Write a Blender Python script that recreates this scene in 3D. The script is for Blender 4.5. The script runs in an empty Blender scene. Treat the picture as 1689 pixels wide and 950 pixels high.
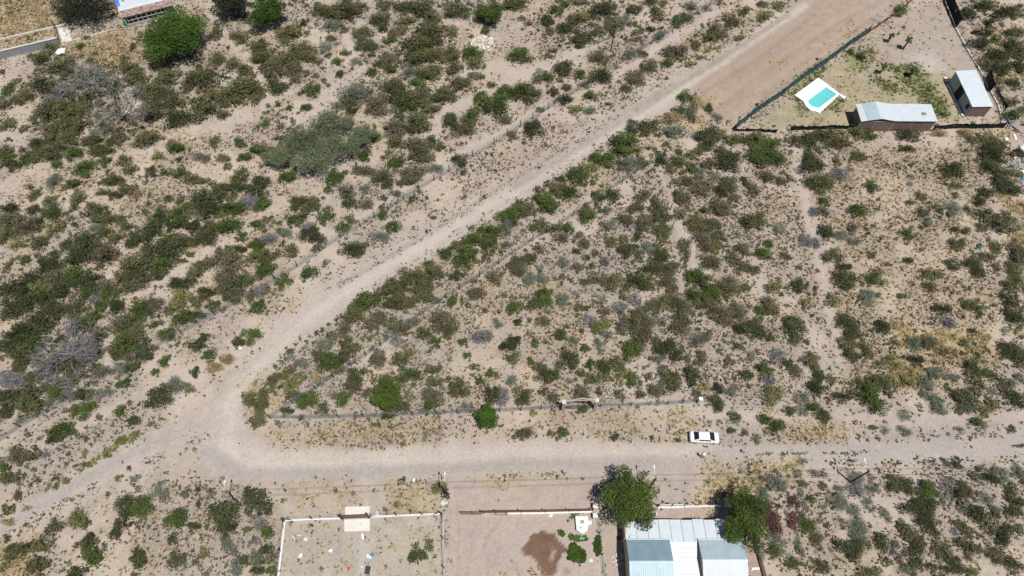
import bpy, math, random
import numpy as np
from mathutils import Vector, Matrix

scene = bpy.context.scene
R = math.radians
# ------------------------------------------------------------------ camera
TILT = 30.0; CAM_H = 102.0; FPX = 1126.0
cd = bpy.data.cameras.new('camera'); cam = bpy.data.objects.new('camera', cd)
scene.collection.objects.link(cam)
cam.location = (0, 0, CAM_H); cam.rotation_euler = (R(TILT), 0, 0)
cd.sensor_width = 36.0; cd.lens = 36.0*FPX/1689.0
cd.clip_start = 0.5; cd.clip_end = 6000
scene.camera = cam
# ------------------------------------------------------------------ sky, sun
SUN_DIR = Vector((0.25, -0.27, 1.0)).normalized()
elev = math.asin(SUN_DIR.z)
w = bpy.data.worlds.new('World'); scene.world = w; w.use_nodes = True
nt = w.node_tree; nt.nodes.clear()
sky = nt.nodes.new('ShaderNodeTexSky'); sky.sky_type = 'NISHITA'; sky.sun_disc = False
sky.sun_elevation = elev
sky.sun_rotation = math.atan2(SUN_DIR.x, SUN_DIR.y)
sky.altitude = 900; sky.air_density = 1.0; sky.dust_density = 1.2
bg = nt.nodes.new('ShaderNodeBackground'); bg.inputs[1].default_value = 0.055
wo = nt.nodes.new('ShaderNodeOutputWorld')
nt.links.new(sky.outputs[0], bg.inputs[0]); nt.links.new(bg.outputs[0], wo.inputs[0])
sl = bpy.data.lights.new('sun', 'SUN'); sl.energy = 5.0; sl.angle = R(0.53); sl.color = (1.0, 0.965, 0.915)
so = bpy.data.objects.new('sun', sl); scene.collection.objects.link(so)
so.rotation_euler = SUN_DIR.to_track_quat('Z', 'Y').to_euler(); so.location = (40, -40, 160)
scene.view_settings.view_transform = 'Standard'; scene.view_settings.look = 'None'
scene.view_settings.exposure = -0.07; scene.view_settings.gamma = 1.0

# ------------------------------------------------------------------ helpers
_c, _s = math.cos(R(TILT)), math.sin(R(TILT))
def g(u, v, z=0.0):
    """place on the land (or at height z) that the surveyed photo point u, v stands for"""
    a = (u-844.5)/FPX; b = -(v-475.0)/FPX
    dy, dz = b*_c+_s, b*_s-_c
    k = (z-CAM_H)/dz
    return a*k, dy*k
def mpp(u, v):
    """metres per surveyed pixel there"""
    b = -(v-475.0)/FPX
    return (CAM_H/(_c-b*_s))/FPX
def px_of(x, y, z=0.0):
    z -= CAM_H; yc = y*_c+z*_s; zc = -y*_s+z*_c
    return 844.5+FPX*x/-zc, 475-FPX*yc/-zc
COL = scene.collection
rng = np.random.default_rng(7)
random.seed(7)

class MB:
    def __init__(s): s.v = []; s.f = []; s.m = []
    def quad(s, *p, m=0):
        i = len(s.v); s.v += [tuple(q) for q in p]; s.f.append(tuple(range(i, i+len(p)))); s.m.append(m)
    def hexa(s, b, t, m=0):
        """b, t: bottom and top rings (same count, counter-clockwise)"""
        n = len(b); i = len(s.v); s.v += [tuple(q) for q in b]+[tuple(q) for q in t]
        s.f.append(tuple(i+n-1-k for k in range(n))); s.f.append(tuple(i+n+k for k in range(n))); s.m += [m, m]
        for k in range(n):
            j = (k+1) % n; s.f.append((i+k, i+j, i+n+j, i+n+k)); s.m.append(m)
    def box(s, x0, y0, z0, x1, y1, z1, m=0):
        r = [(x0, y0), (x1, y0), (x1, y1), (x0, y1)]
        s.hexa([(a, b, z0) for a, b in r], [(a, b, z1) for a, b in r], m)
    def prism(s, poly, z0, z1, m=0):
        a = sum(poly[i][0]*poly[(i+1) % len(poly)][1]-poly[(i+1) % len(poly)][0]*poly[i][1] for i in range(len(poly)))
        if a < 0: poly = poly[::-1]
        s.hexa([(p[0], p[1], z0) for p in poly], [(p[0], p[1], z1) for p in poly], m)
    def wall(s, p, q, z0, z1, th, m=0, z1b=None):
        d = Vector((q[0]-p[0], q[1]-p[1])); n = Vector((-d.y, d.x)).normalized()*th/2
        r = [(p[0]-n.x, p[1]-n.y), (q[0]-n.x, q[1]-n.y), (q[0]+n.x, q[1]+n.y), (p[0]+n.x, p[1]+n.y)]
        zb = z1 if z1b is None else z1b
        r = r[::-1] if (r[1][0]-r[0][0])*(r[3][1]-r[0][1])-(r[1][1]-r[0][1])*(r[3][0]-r[0][0]) < 0 else r
        tz = [z1, zb, zb, z1]
        s.hexa([(a, b, z0) for a, b in r], [(a, b, tz[k]) for k, (a, b) in enumerate(r)], m)
    def tube(s, p, q, r0, r1=None, n=6, m=0):
        r1 = r0 if r1 is None else r1
        p, q = Vector(p), Vector(q); d = (q-p)
        if d.length < 1e-6: return
        d.normalize(); a = d.orthogonal().normalized(); b = d.cross(a)
        R0 = [p+(a*math.cos(2*math.pi*k/n)+b*math.sin(2*math.pi*k/n))*r0 for k in range(n)]
        R1 = [q+(a*math.cos(2*math.pi*k/n)+b*math.sin(2*math.pi*k/n))*r1 for k in range(n)]
        s.hexa(R0, R1, m)
    def path(s, pts, r, n=5, m=0):
        for a, b in zip(pts[:-1], pts[1:]): s.tube(a, b, r, r, n, m)
    def loft(s, rings, m=0, cap=True):
        i = len(s.v); n = len(rings[0])
        for r_ in rings: s.v += [tuple(q) for q in r_]
        for k in range(len(rings)-1):
            for j in range(n):
                jj = (j+1) % n
                s.f.append((i+k*n+j, i+k*n+jj, i+(k+1)*n+jj, i+(k+1)*n+j)); s.m.append(m)
        if cap:
            s.f.append(tuple(i+n-1-j for j in range(n))); s.f.append(tuple(i+(len(rings)-1)*n+j for j in range(n))); s.m += [m, m]
    def mesh(s, name, mats, origin=(0, 0, 0), smooth=False):
        me = bpy.data.meshes.new(name)
        o = Vector(origin)
        me.from_pydata([(a-o.x, b-o.y, c-o.z) for a, b, c in s.v], [], s.f)
        for mt in (mats if isinstance(mats, (list, tuple)) else [mats]): me.materials.append(mt)
        if len(me.polygons): me.polygons.foreach_set('material_index', s.m)
        if smooth: me.polygons.foreach_set('use_smooth', [True]*len(me.polygons))
        me.update(); return me
    def build(s, name, mats, parent=None, smooth=False, origin=None):
        o0 = origin if origin is not None else (world_loc(parent) if parent else (0, 0, 0))
        me = s.mesh(name, mats, o0, smooth)
        o = bpy.data.objects.new(name, me); COL.objects.link(o)
        if parent: o.parent = parent
        elif origin is not None: o.location = origin
        return o
def world_loc(o):
    l = Vector(o.location)
    while o.parent: o = o.parent; l = l+Vector(o.location)
    return tuple(l)
def tag(o, label, cat, group=None):
    o['label'] = label; o['category'] = cat
    if group: o['group'] = group
    return o
def thing(name, label, cat, loc, group=None):
    o = bpy.data.objects.new(name, None); COL.objects.link(o)
    o.location = (loc[0], loc[1], loc[2] if len(loc) > 2 else 0)
    o.empty_display_size = 0.3
    return tag(o, label, cat, group)
def put(name, me, parent=None, loc=(0, 0, 0), rot=(0, 0, 0), sc=(1, 1, 1)):
    o = bpy.data.objects.new(name, me); COL.objects.link(o)
    o.location = loc; o.rotation_euler = rot; o.scale = sc
    if parent: o.parent = parent
    return o
def quads_mesh(name, Q, mats, tone=None, midx=None):
    """Q: (N,4,3) array of quads -> mesh, with a per-quad tone attribute"""
    n = len(Q); me = bpy.data.meshes.new(name)
    me.vertices.add(n*4); me.vertices.foreach_set('co', Q.reshape(-1).astype(np.float32))
    me.loops.add(n*4); me.loops.foreach_set('vertex_index', np.arange(n*4, dtype=np.int32))
    me.polygons.add(n); me.polygons.foreach_set('loop_start', np.arange(0, n*4, 4, dtype=np.int32))
    try: me.polygons.foreach_set('loop_total', np.full(n, 4, dtype=np.int32))
    except Exception: pass
    for mt in mats: me.materials.append(mt)
    if midx is not None: me.polygons.foreach_set('material_index', midx.astype(np.int32))
    if tone is not None:
        at = me.attributes.new('tone', 'FLOAT', 'FACE'); at.data.foreach_set('value', tone.astype(np.float32))
    me.update(calc_edges=True); return me
# --- value noise
def vnoise(x, y, seed=0):
    xi = np.floor(x).astype(np.int64); yi = np.floor(y).astype(np.int64)
    fx = x-xi; fy = y-yi; fx = fx*fx*(3-2*fx); fy = fy*fy*(3-2*fy)
    def h(a, b):
        n = (a*374761393+b*668265263+seed*974634531) & 0x7fffffff
        n = ((n ^ (n >> 13))*1274126177) & 0x7fffffff
        return ((n ^ (n >> 16)) & 0xffff)/65535.0
    return (h(xi, yi)*(1-fx)+h(xi+1, yi)*fx)*(1-fy)+(h(xi, yi+1)*(1-fx)+h(xi+1, yi+1)*fx)*fy
def fbm(x, y, f, seed=0, oct=4):
    t = 0; a = .5; tot = 0
    for k in range(oct):
        t = t+a*vnoise(x*f, y*f, seed+k*17); tot += a; a *= .5; f *= 2.03
    return t/tot
# --- materials
def mat(name, col, rough=.8, metal=0.0, noise=0.0, nscale=4.0, col2=None, bump=0.0, spec=.3):
    m = bpy.data.materials.new(name); m.use_nodes = True; t = m.node_tree; b = t.nodes['Principled BSDF']
    b.inputs['Roughness'].default_value = rough; b.inputs['Metallic'].default_value = metal
    b.inputs['Specular IOR Level'].default_value = spec
    b.inputs['Base Color'].default_value = (*col, 1)
    if noise or bump or col2:
        tc = t.nodes.new('ShaderNodeTexCoord'); nz = t.nodes.new('ShaderNodeTexNoise')
        nz.inputs['Scale'].default_value = nscale; nz.inputs['Detail'].default_value = 5; nz.inputs['Roughness'].default_value = .65
        t.links.new(tc.outputs['Object'], nz.inputs['Vector'])
        if noise or col2:
            mx = t.nodes.new('ShaderNodeMix'); mx.data_type = 'RGBA'
            rp = t.nodes.new('ShaderNodeMapRange'); rp.inputs[1].default_value = .35; rp.inputs[2].default_value = .65
            t.links.new(nz.outputs[0], rp.inputs[0]); t.links.new(rp.outputs[0], mx.inputs['Factor'])
            a = tuple(c*(1-noise) for c in col); c2 = col2 if col2 else tuple(min(1, c*(1+noise)) for c in col)
            mx.inputs[6].default_value = (*a, 1); mx.inputs[7].default_value = (*c2, 1)
            t.links.new(mx.outputs[2], b.inputs['Base Color'])
        if bump:
            bp = t.nodes.new('ShaderNodeBump'); bp.inputs['Strength'].default_value = bump; bp.inputs['Distance'].default_value = .05
            t.links.new(nz.outputs[0], bp.inputs['Height']); t.links.new(bp.outputs[0], b.inputs['Normal'])
    return m
def leafmat(name, c0, c1, transl=.25):
    """foliage: tone attribute and a per-plant random pick the place between two real leaf colours"""
    m = bpy.data.materials.new(name); m.use_nodes = True; t = m.node_tree; t.nodes.clear()
    at = t.nodes.new('ShaderNodeAttribute'); at.attribute_name = 'tone'
    oi = t.nodes.new('ShaderNodeObjectInfo')
    ad = t.nodes.new('ShaderNodeMath'); ad.operation = 'MULTIPLY_ADD'; ad.inputs[1].default_value = .4; ad.use_clamp = True
    md = t.nodes.new('ShaderNodeMath'); md.operation = 'MULTIPLY'; md.inputs[1].default_value = .8
    t.links.new(at.outputs['Fac'], md.inputs[0])
    t.links.new(oi.outputs['Random'], ad.inputs[0]); t.links.new(md.outputs[0], ad.inputs[2])
    mx = t.nodes.new('ShaderNodeMix'); mx.data_type = 'RGBA'
    mx.inputs[6].default_value = (*c0, 1); mx.inputs[7].default_value = (*c1, 1)
    t.links.new(ad.outputs[0], mx.inputs['Factor'])
    d = t.nodes.new('ShaderNodeBsdfPrincipled'); d.inputs['Roughness'].default_value = .6; d.inputs['Specular IOR Level'].default_value = .25
    tr = t.nodes.new('ShaderNodeBsdfTranslucent'); ms = t.nodes.new('ShaderNodeMixShader'); ms.inputs[0].default_value = transl
    t.links.new(mx.outputs[2], d.inputs['Base Color']); t.links.new(mx.outputs[2], tr.inputs['Color'])
    t.links.new(d.outputs[0], ms.inputs[1]); t.links.new(tr.outputs[0], ms.inputs[2])
    o = t.nodes.new('ShaderNodeOutputMaterial'); t.links.new(ms.outputs[0], o.inputs[0])
    return m
LEAF = {
 'G': leafmat('leaf_green', (.040, .066, .014), (.120, .165, .042)),
 'D': leafmat('leaf_dark', (.028, .038, .014), (.098, .112, .046)),
 'O': leafmat('leaf_olive', (.044, .048, .018), (.165, .165, .074)),
 'B': leafmat('leaf_dull', (.078, .072, .040), (.205, .185, .112)),
 'S': leafmat('leaf_silver', (.085, .105, .072), (.235, .262, .200)),
 'K': leafmat('dead_twig', (.120, .112, .110), (.30, .285, .285), .05),
 'g': leafmat('leaf_yellow_green', (.110, .125, .035), (.240, .250, .085)),
 'Y': leafmat('dry_straw', (.240, .170, .070), (.460, .370, .195)),
 'R': leafmat('leaf_dark_red', (.075, .036, .030), (.160, .082, .068)),
 'T': leafmat('leaf_tree', (.026, .046, .009), (.115, .170, .036)),
 'V': leafmat('leaf_vivid', (.022, .050, .007), (.080, .145, .022)),
 'U': leafmat('tuft', (.062, .048, .028), (.165, .135, .088)),
 'W': leafmat('dark_leaf_tree', (.014, .020, .012), (.035, .045, .026)),
 'P': leafmat('leaf_pepper', (.070, .092, .048), (.190, .225, .125)),
 'L': leafmat('lawn_grass', (.055, .078, .022), (.150, .170, .062)),
}
BARK = mat('bark', (.13, .10, .075), .95, noise=.35, nscale=6)
M = {
 'white': mat('white_paint', (.70, .70, .68), .55, noise=.04, nscale=3),
 'conc': mat('concrete', (.40, .39, .37), .9, noise=.12, nscale=2.5, bump=.2),
 'concdark': mat('concrete_grey', (.26, .28, .30), .9, noise=.15, nscale=1.5, bump=.2),
 'slab': mat('pale_slab', (.62, .60, .55), .9, noise=.06, nscale=2),
 'post': mat('weathered_post', (.075, .065, .055), .9, noise=.3, nscale=8),
 'darkdoor': mat('dark_door', (.014, .014, .016), .6, 0, spec=.15), 'seam': mat('sheet_seam', (.16, .19, .21), .6),
 'steel': mat('painted_steel_dark', (.06, .05, .05), .5, .3),
 'wire': mat('wire_steel', (.24, .245, .245), .6, .4),
 'brown': mat('brown_gate_steel', (.17, .085, .065), .6, .1, noise=.25, nscale=3),
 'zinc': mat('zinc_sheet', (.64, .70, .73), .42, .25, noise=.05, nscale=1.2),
 'zincdark': mat('zinc_sheet_grey', (.22, .315, .37), .5, .15, noise=.08, nscale=.8),  # gable zinc with the slope's shade put into its colour
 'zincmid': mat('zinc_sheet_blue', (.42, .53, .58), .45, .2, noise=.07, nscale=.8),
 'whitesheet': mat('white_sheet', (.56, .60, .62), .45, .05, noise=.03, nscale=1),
 'rust': mat('rusted_sheet', (.27, .12, .08), .8, .1, noise=.35, nscale=1.5, col2=(.42, .36, .34)),
 'glass': mat('dark_glass', (.015, .022, .03), .12, 0, spec=.6),
 'rubber': mat('rubber', (.02, .02, .02), .8),
 'rim': mat('wheel_rim', (.45, .46, .47), .35, .8),
 'carpaint': mat('car_paint_white', (.82, .82, .82), .25, 0, spec=.5),
 'red': mat('red_plastic', (.55, .04, .03), .5), 'redsteel': mat('red_oxide_steel', (.35, .075, .05), .6),
 'blue': mat('blue_plastic', (.04, .20, .50), .5), 'teal': mat('teal_fabric', (.015, .08, .10), .7),
 'net': mat('dark_green_netting', (.040, .092, .098), .85, noise=.3, nscale=2.5),
 'netblack': mat('black_netting', (.012, .014, .015), .85, noise=.3, nscale=2.5),
 'brick': None,
 'plaster': mat('grey_plaster', (.36, .41, .43), .85, noise=.06, nscale=2),
 'ochre': mat('ochre_wall', (.48, .36, .25), .9, noise=.1, nscale=1.5),
 'yellow': mat('yellow_paint', (.70, .55, .08), .6), 'greenpaint': mat('green_paint', (.12, .42, .28), .6), 'bluetarp': mat('blue_tarp', (.05, .18, .52), .6),
 'stone': mat('pale_stone', (.55, .53, .50), .95, noise=.2, nscale=7),
 'stonegrey': mat('grey_stone', (.30, .28, .27), .95, noise=.25, nscale=7),
 'orange': mat('orange_plastic', (.60, .19, .06), .6), 'plastic': mat('white_plastic', (.78, .78, .76), .5, noise=.05),
 'cyan': mat('cyan_plastic', (.05, .45, .55), .5), 'blacktarp': mat('black_tarp', (.012, .012, .012), .7),
 'wood': mat('grey_wood', (.22, .18, .14), .9, noise=.3, nscale=5),
 'skin': mat('skin', (.40, .24, .17), .6), 'hair': mat('dark_hair', (.015, .012, .01), .7),
 'shirt': mat('pale_shirt', (.62, .72, .74), .85), 'lilac': mat('lilac_shirt', (.50, .55, .74), .85),
 'trousers': mat('dark_trousers', (.015, .016, .022), .85), 'shoe': mat('dark_shoe', (.02, .018, .016), .7),
 'cap': mat('white_cap', (.78, .78, .78), .8),
 'deck': mat('pool_deck_white', (.84, .84, .83), .7, noise=.02),
 'poolblue': mat('pool_paint', (.20, .66, .63), .6, noise=.04),
 'lampred': mat('tail_light', (.35, .02, .02), .3), 'lampclear': mat('head_light', (.6, .62, .64), .15),
}
def brickmat():
    m = bpy.data.materials.new('brick_wall'); m.use_nodes = True; t = m.node_tree; b = t.nodes['Principled BSDF']
    tc = t.nodes.new('ShaderNodeTexCoord'); mp = t.nodes.new('ShaderNodeMapping'); mp.inputs['Rotation'].default_value = (R(90), 0, 0)
    br = t.nodes.new('ShaderNodeTexBrick'); br.inputs['Scale'].default_value = 1.0
    br.inputs['Brick Width'].default_value = .36; br.inputs['Row Height'].default_value = .20; br.inputs['Mortar Size'].default_value = .018
    br.inputs['Color1'].default_value = (.27, .155, .125, 1); br.inputs['Color2'].default_value = (.17, .105, .09, 1); br.inputs['Mortar'].default_value = (.30, .27, .25, 1)
    t.links.new(tc.outputs['Object'], mp.inputs[0]); t.links.new(mp.outputs[0], br.inputs[0])
    nz = t.nodes.new('ShaderNodeTexNoise'); nz.inputs['Scale'].default_value = 2.0; t.links.new(tc.outputs['Object'], nz.inputs[0])
    mx = t.nodes.new('ShaderNodeMix'); mx.data_type = 'RGBA'; mx.blend_type = 'MULTIPLY'; mx.inputs['Factor'].default_value = .35
    t.links.new(br.outputs[0], mx.inputs[6]); t.links.new(nz.outputs['Color'], mx.inputs[7]); t.links.new(mx.outputs[2], b.inputs['Base Color'])
    b.inputs['Roughness'].default_value = .9
    return m
M['brick'] = brickmat()
# ------------------------------------------------------------------ the land: one sheet to the horizon, fine where it is seen
STEP = .38
gx = np.arange(-122, 122.01, STEP); gy = np.arange(8, 142.01, STEP)
ext = np.array([3, 8, 20, 50, 120, 300, 700, 1500, 2600.])
GX = np.concatenate([-122-ext[::-1], gx, 122+ext]); GY = np.concatenate([8-ext[::-1], gy, 142+ext])
XX, YY = np.meshgrid(GX, GY)
NY, NX = XX.shape
wob = fbm(XX, YY, .35, 3)-.5; wob2 = fbm(XX, YY, 1.6, 9, 3)-.5
n1 = fbm(XX, YY, .06, 21); n2 = fbm(XX, YY, .25, 33); n3 = fbm(XX, YY, .9, 41, 3)
def L3(a): return np.array(a)[None, None, :]
sand = L3((.475, .398, .315)); pink = L3((.42, .345, .290)); grey = L3((.36, .325, .295))
soil = sand+(pink-sand)*np.clip((n2-.35)*2.6, 0, 1)[..., None]
soil = soil+(grey-soil)*(.55*np.clip((n1-.5)*4, 0, 1))[..., None]
soil = soil*(1+.28*(n3-.5)[..., None])
bare = np.zeros_like(XX); dens = .30+.75*np.clip((fbm(XX, YY, .12, 55)-.30)*2.2, 0, 1)
straw = np.zeros_like(XX); lawn = np.zeros_like(XX)
thick = np.zeros_like(XX)
THICK = [([(440,600),(540,520),(700,430),(900,290),(1050,210),(1100,245),(900,375),(740,485),(580,595),(470,685),(405,690)], 1.0), ([(20,100),(150,90),(240,80),(420,110),(435,170),(300,215),(220,252),(20,230)], 1.3),
 ([(0,460),(180,400),(280,470),(250,590),(150,650),(0,730)], 1.3), ([(480,-5),(800,-5),(800,60),(790,120),(720,170),(640,240),(700,260),(640,210),(560,120)], 1.0), ([(420,60),(530,60),(530,120),(480,150),(430,120)], .9),
 ([(1010,260),(1160,260),(1215,430),(1215,540),(1150,660),(1030,660),(1060,450)], 1.0), ([(1220,225),(1420,225),(1370,330),(1320,300),(1230,260)], .9), ([(1600,-5),(1700,-5),(1700,200),(1650,190)], 1.0), ([(1640,240),(1700,290),(1700,640),(1660,600)], .9),
 ([(240,330),(420,290),(500,340),(470,440),(330,520),(250,480)], .9), ([(860,-5),(1290,-5),(1150,80),(1000,150),(960,100)], .7), ([(1380,560),(1660,540),(1660,690),(1480,690),(1400,650)], .8), ([(1480,790),(1700,770),(1700,960),(1420,960)], .7), ([(0,850),(120,820),(180,870),(120,960),(-5,960)], .8), ([(0,730),(130,690),(120,760),(0,830)], .9),
 ([(430,200),(640,180),(720,260),(560,290),(440,280)], .6), ([(0,330),(240,290),(240,440),(0,480)], .7), ([(950,430),(1060,430),(1040,560),(960,520)], .6)]
def seg_d(P, closed):
    d = np.full(XX.shape, 1e9); n = len(P)
    for i in range(n if closed else n-1):
        ax, ay = P[i]; bx, by = P[(i+1) % n]; dx, dy = bx-ax, by-ay; l2 = dx*dx+dy*dy+1e-9
        t = np.clip(((XX-ax)*dx+(YY-ay)*dy)/l2, 0, 1)
        d = np.minimum(d, np.hypot(XX-ax-t*dx, YY-ay-t*dy))
    return d
def inside(P):
    c = np.zeros(XX.shape, bool); n = len(P)
    for i in range(n):
        ax, ay = P[i]; bx, by = P[(i+1) % n]
        if ay == by: continue
        c ^= ((ay > YY) != (by > YY)) & (XX < (bx-ax)*(YY-ay)/(by-ay)+ax)
    return c
def area(pts, feather=1.2, wobble=2.0):
    P = [g(*p) for p in pts]; d = seg_d(P, True); d = np.where(inside(P), d, -d)
    return np.clip((d+wobble*(wob+.5*wob2))/feather+.5, 0, 1)
def line(pts, width, feather=.6, wobble=.5):
    d = width/2-seg_d([g(*p) for p in pts], False)
    return np.clip((d+wobble*(wob+.6*wob2))/feather+.5, 0, 1)
def tint(mask, rgb, a=1.0, var=.12):
    global soil
    c = L3(rgb)*(1+var*2*(n3-.5)[..., None]+.12*(n2-.5)[..., None]); soil = soil+(c-soil)*(mask*a)[..., None]
def clear(mask, a=1.0):
    global bare
    bare = np.maximum(bare, mask*a)
m_ = np.clip((fbm(XX, YY, .14, 701, 3)-.56)*9, 0, 1); tint(m_, (.54,.46,.375), .65, .06); clear(m_, .8)
m_ = np.clip((fbm(XX, YY, .10, 711, 3)-.55)*7, 0, 1); tint(m_, (.37,.325,.29), .55, .12)
straw = np.clip((fbm(XX, YY, .075, 721, 3)-.50)*5, 0, .22)*np.clip((fbm(XX, YY, .4, 731, 3)-.3)*3, 0, 1)
ROAD = [(1345,-12),(1290,20),(1190,85),(1130,122),(1060,165),(990,208),(930,248),(850,300),(760,348),(690,385),(620,425),(560,462),(500,505),(455,540),(430,565),(405,600),(365,640),(330,690),(318,735),(340,775),(400,797),(500,793),(600,788),(740,792),(830,788),(900,775),(960,790),(1010,792),(1130,792),(1150,766),(1250,762),(1400,760),(1550,764),(1700,754),(1700,716),(1550,722),(1400,730),(1300,733),(1220,736),(1130,736),(1040,726),(900,723),(760,729),(640,738),(520,742),(450,735),(418,715),(402,690),(404,665),(427,635),(472,592),(532,545),(602,493),(662,455),(742,405),(822,355),(902,303),(962,262),(1032,220),(1092,185),(1135,160),(1200,120),(1500,-12)]
ROADM = area(ROAD, .8, 2.0); m_ = ROADM; straw = straw*(1-m_); tint(m_, (.47, .415, .365), .97, .05); clear(m_)
# warm scraped yard beside the diagonal road
YARDM = m_ = area([(1130,122),(1190,85),(1345,-12),(1510,-12),(1432,52),(1395,80),(1360,105),(1315,137),(1260,174),(1211,212),(1178,195),(1138,158)], 4, 3)
tint(m_, (.37, .285, .215), .85, .16); clear(m_)
m_ = area([(1425,20),(1465,5),(1480,20),(1440,40)], 3, 2); tint(m_, (.40, .36, .32), .7)
m_ = line([(1190,88),(1130,126),(1060,169),(990,212),(930,252),(850,304),(760,352),(690,389),(620,429),(560,466),(500,509),(455,544)], 5.0, 2.0, 2.0); clear(m_, .7); tint(m_, (.455,.40,.35), .6, .08)
# worn wheel lines
for pts, wd, c, a in [([(1330,8),(1190,105),(1060,190),(900,285),(760,370),(640,440),(520,515),(440,590),(375,660),(358,720),(400,762),(520,765),(700,760),(900,752),(1100,750),(1400,742),(1700,733)], 1.5, (.555,.495,.43), .9),
                   ([(1290,20),(1130,135),(990,222),(850,312),(690,405),(560,485),(470,560),(405,630),(375,690),(385,735),(450,752),(600,750),(800,745),(1000,740),(1200,748),(1400,753),(1700,744)], 1.3, (.54,.475,.41), .9),
                   ([(1300,25),(1180,100),(1000,215),(850,308)], 1.2, (.32,.29,.27), .8),
                   ([(330,740),(400,785),(520,780),(700,775),(900,765),(1080,762)], 1.8, (.37,.345,.325), .8),
                   ([(960,790),(1080,765),(1250,745),(1700,726)], 2.0, (.385,.34,.31), .5)]:
    tint(line(pts, wd, 1.2, .8), c, a, .05)
m_ = area([(1160,800),(1160,730),(1700,712),(1700,768),(1240,770)], 3, 1); tint(m_*np.clip(bare, 0, 1), (.40,.372,.352), .75, .06); straw = straw*(1-m_*bare)
for pts in [[(1110,138),(990,212),(880,275),(790,330)], [(560,470),(690,395),(800,325)], [(1290,32),(1180,105),(1080,165)]]:
    tint(line(pts, .7, .6, 1.0), (.30,.255,.205), .55, .15)
# track that leaves the bend towards the lower left corner
TR = [(345,700),(250,742),(150,793),(60,848),(-10,893)]
TRACKM = line(TR, 5.5, 1.5, 1.2); m_ = TRACKM; clear(m_, .97); tint(m_, (.455,.405,.36), .85)
for off in (-7, 8):
    m_ = line([(u+off*.5, v+off) for u, v in TR], 1.3, .8, .4); tint(m_, (.40,.37,.35) if off < 0 else (.50,.43,.375), .95, .05); clear(m_)
tint(line([(u+12, v+18) for u, v in TR], 2.2, 1.2, 1), (.47,.39,.33), .5); clear(line([(u+10, v+15) for u, v in TR], 2.5, 1, 1), .8)
m_ = area([(290,690),(345,640),(330,760),(400,800),(330,790),(250,775)], 3, 3); clear(m_, .8); tint(m_, (.44,.385,.33), .5)
# apron between the road and the lower plots
APRONM = m_ = area([(735,788),(990,788),(990,845),(985,960),(735,960)], 1, .8); tint(m_, (.445,.375,.325), .8, .05); clear(m_)
m_ = area([(430,795),(735,788),(735,850),(466,862)], 2, 2); tint(m_, (.42,.37,.305), .7, .16); clear(m_, .72)
PLOTM = m_ = area([(470,862),(566,855),(728,849),(734,960),(458,960)], .8, .5); tint(m_, (.435,.395,.325), .85, .12); clear(m_, .86)
m_ = area([(480,905),(560,880),(610,890),(560,945),(470,950)], 5, 5); straw += m_*.12
m_ = area([(540,905),(560,900),(555,925),(540,950),(528,950)], 1.5, 1.5); tint(m_, (.46,.44,.41), .7)
m_ = line([(592,885),(598,910),(606,950)], 1.6, 1, .6); tint(m_, (.47,.45,.41), .8)
m_ = area([(640,800),(728,800),(728,848),(640,850)], 2, 2); straw += m_*.5; tint(m_, (.42,.38,.27), .5)
m_ = area([(1040,838),(1085,836),(1200,830),(1205,862),(1030,882),(1042,960),(998,960),(990,845)], 1, .8); tint(m_, (.42,.345,.295), .8, .08); clear(m_, .95)
m_ = area([(1080,760),(1150,770),(1140,832),(1085,834)], 1.5, 1); tint(m_, (.41,.355,.315), .7); clear(m_, .9)
m_ = area([(1236,905),(1250,900),(1262,960),(1236,960)], .8, .5); tint(m_, (.36,.27,.22), .8); clear(m_)
m_ = area([(790,780),(900,775),(960,800),(880,812),(800,800)], 3, 3); tint(m_, (.45,.38,.27), .5, .2)
m_ = area([(795,790),(860,785),(870,795),(850,805),(800,800)], 2, 2); straw += m_*.35
for pts in [[(770,870),(790,905),(830,925),(870,930)],[(765,880),(785,915),(825,937),(860,940)],[(778,860),(790,890),(800,920),(798,950)],[(760,900),(768,925),(765,950)],[(820,860),(800,880),(790,910)],[(830,880),(850,900),(880,955)],[(745,800),(750,850),(748,950)]]:
    m_ = line(pts, .45, .5, .25); tint(m_, (.50,.43,.37), .6, .05)
    m_ = line([(u+5, v+1) for u, v in pts], .4, .5, .25); tint(m_, (.34,.285,.245), .45, .05)
for pts in [[(1180,170),(1260,110),(1380,30),(1450,-5)],[(1215,185),(1290,130),(1400,60)],[(1150,150),(1230,100),(1340,15)],[(1250,150),(1330,90),(1440,20)]]:
    tint(line(pts, .9, 1, .8), (.44,.35,.275), .6, .08); tint(line([(u+9, v+5) for u, v in pts], .6, .8, .8), (.28,.215,.16), .5, .1)
tint(area([(1150,120),(1250,60),(1330,40),(1300,110),(1220,170)], 6, 9)*np.clip((n3-.45)*5, 0, 1), (.25,.19,.14), .5)
for pts in [[(1530,10),(1535,60),(1560,100)],[(1545,10),(1548,55),(1575,105)],[(1500,40),(1515,80),(1540,105)]]: tint(line(pts, .7, .8, .4), (.47,.41,.35), .6)
# damp patch in the yard
WET = [(890,875),(905,875),(918,881),(922,890),(933,903),(936,912),(926,917),(920,928),(918,940),(908,950),(895,950),(892,940),(884,928),(876,915),(862,912),(860,903),(874,895),(880,884)]
WETM = m_ = area(WET, .12, 1.3); tint(m_, (.165,.090,.058), .97, .2)
tint(area([(912,905),(918,908),(912,925),(906,922)], .3, .5), (.42,.35,.30), .8)
tint(area([(928,938),(938,936),(940,944),(930,946)], .8, .8), (.24,.17,.14), .8)
PATHM = np.zeros_like(XX)
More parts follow.
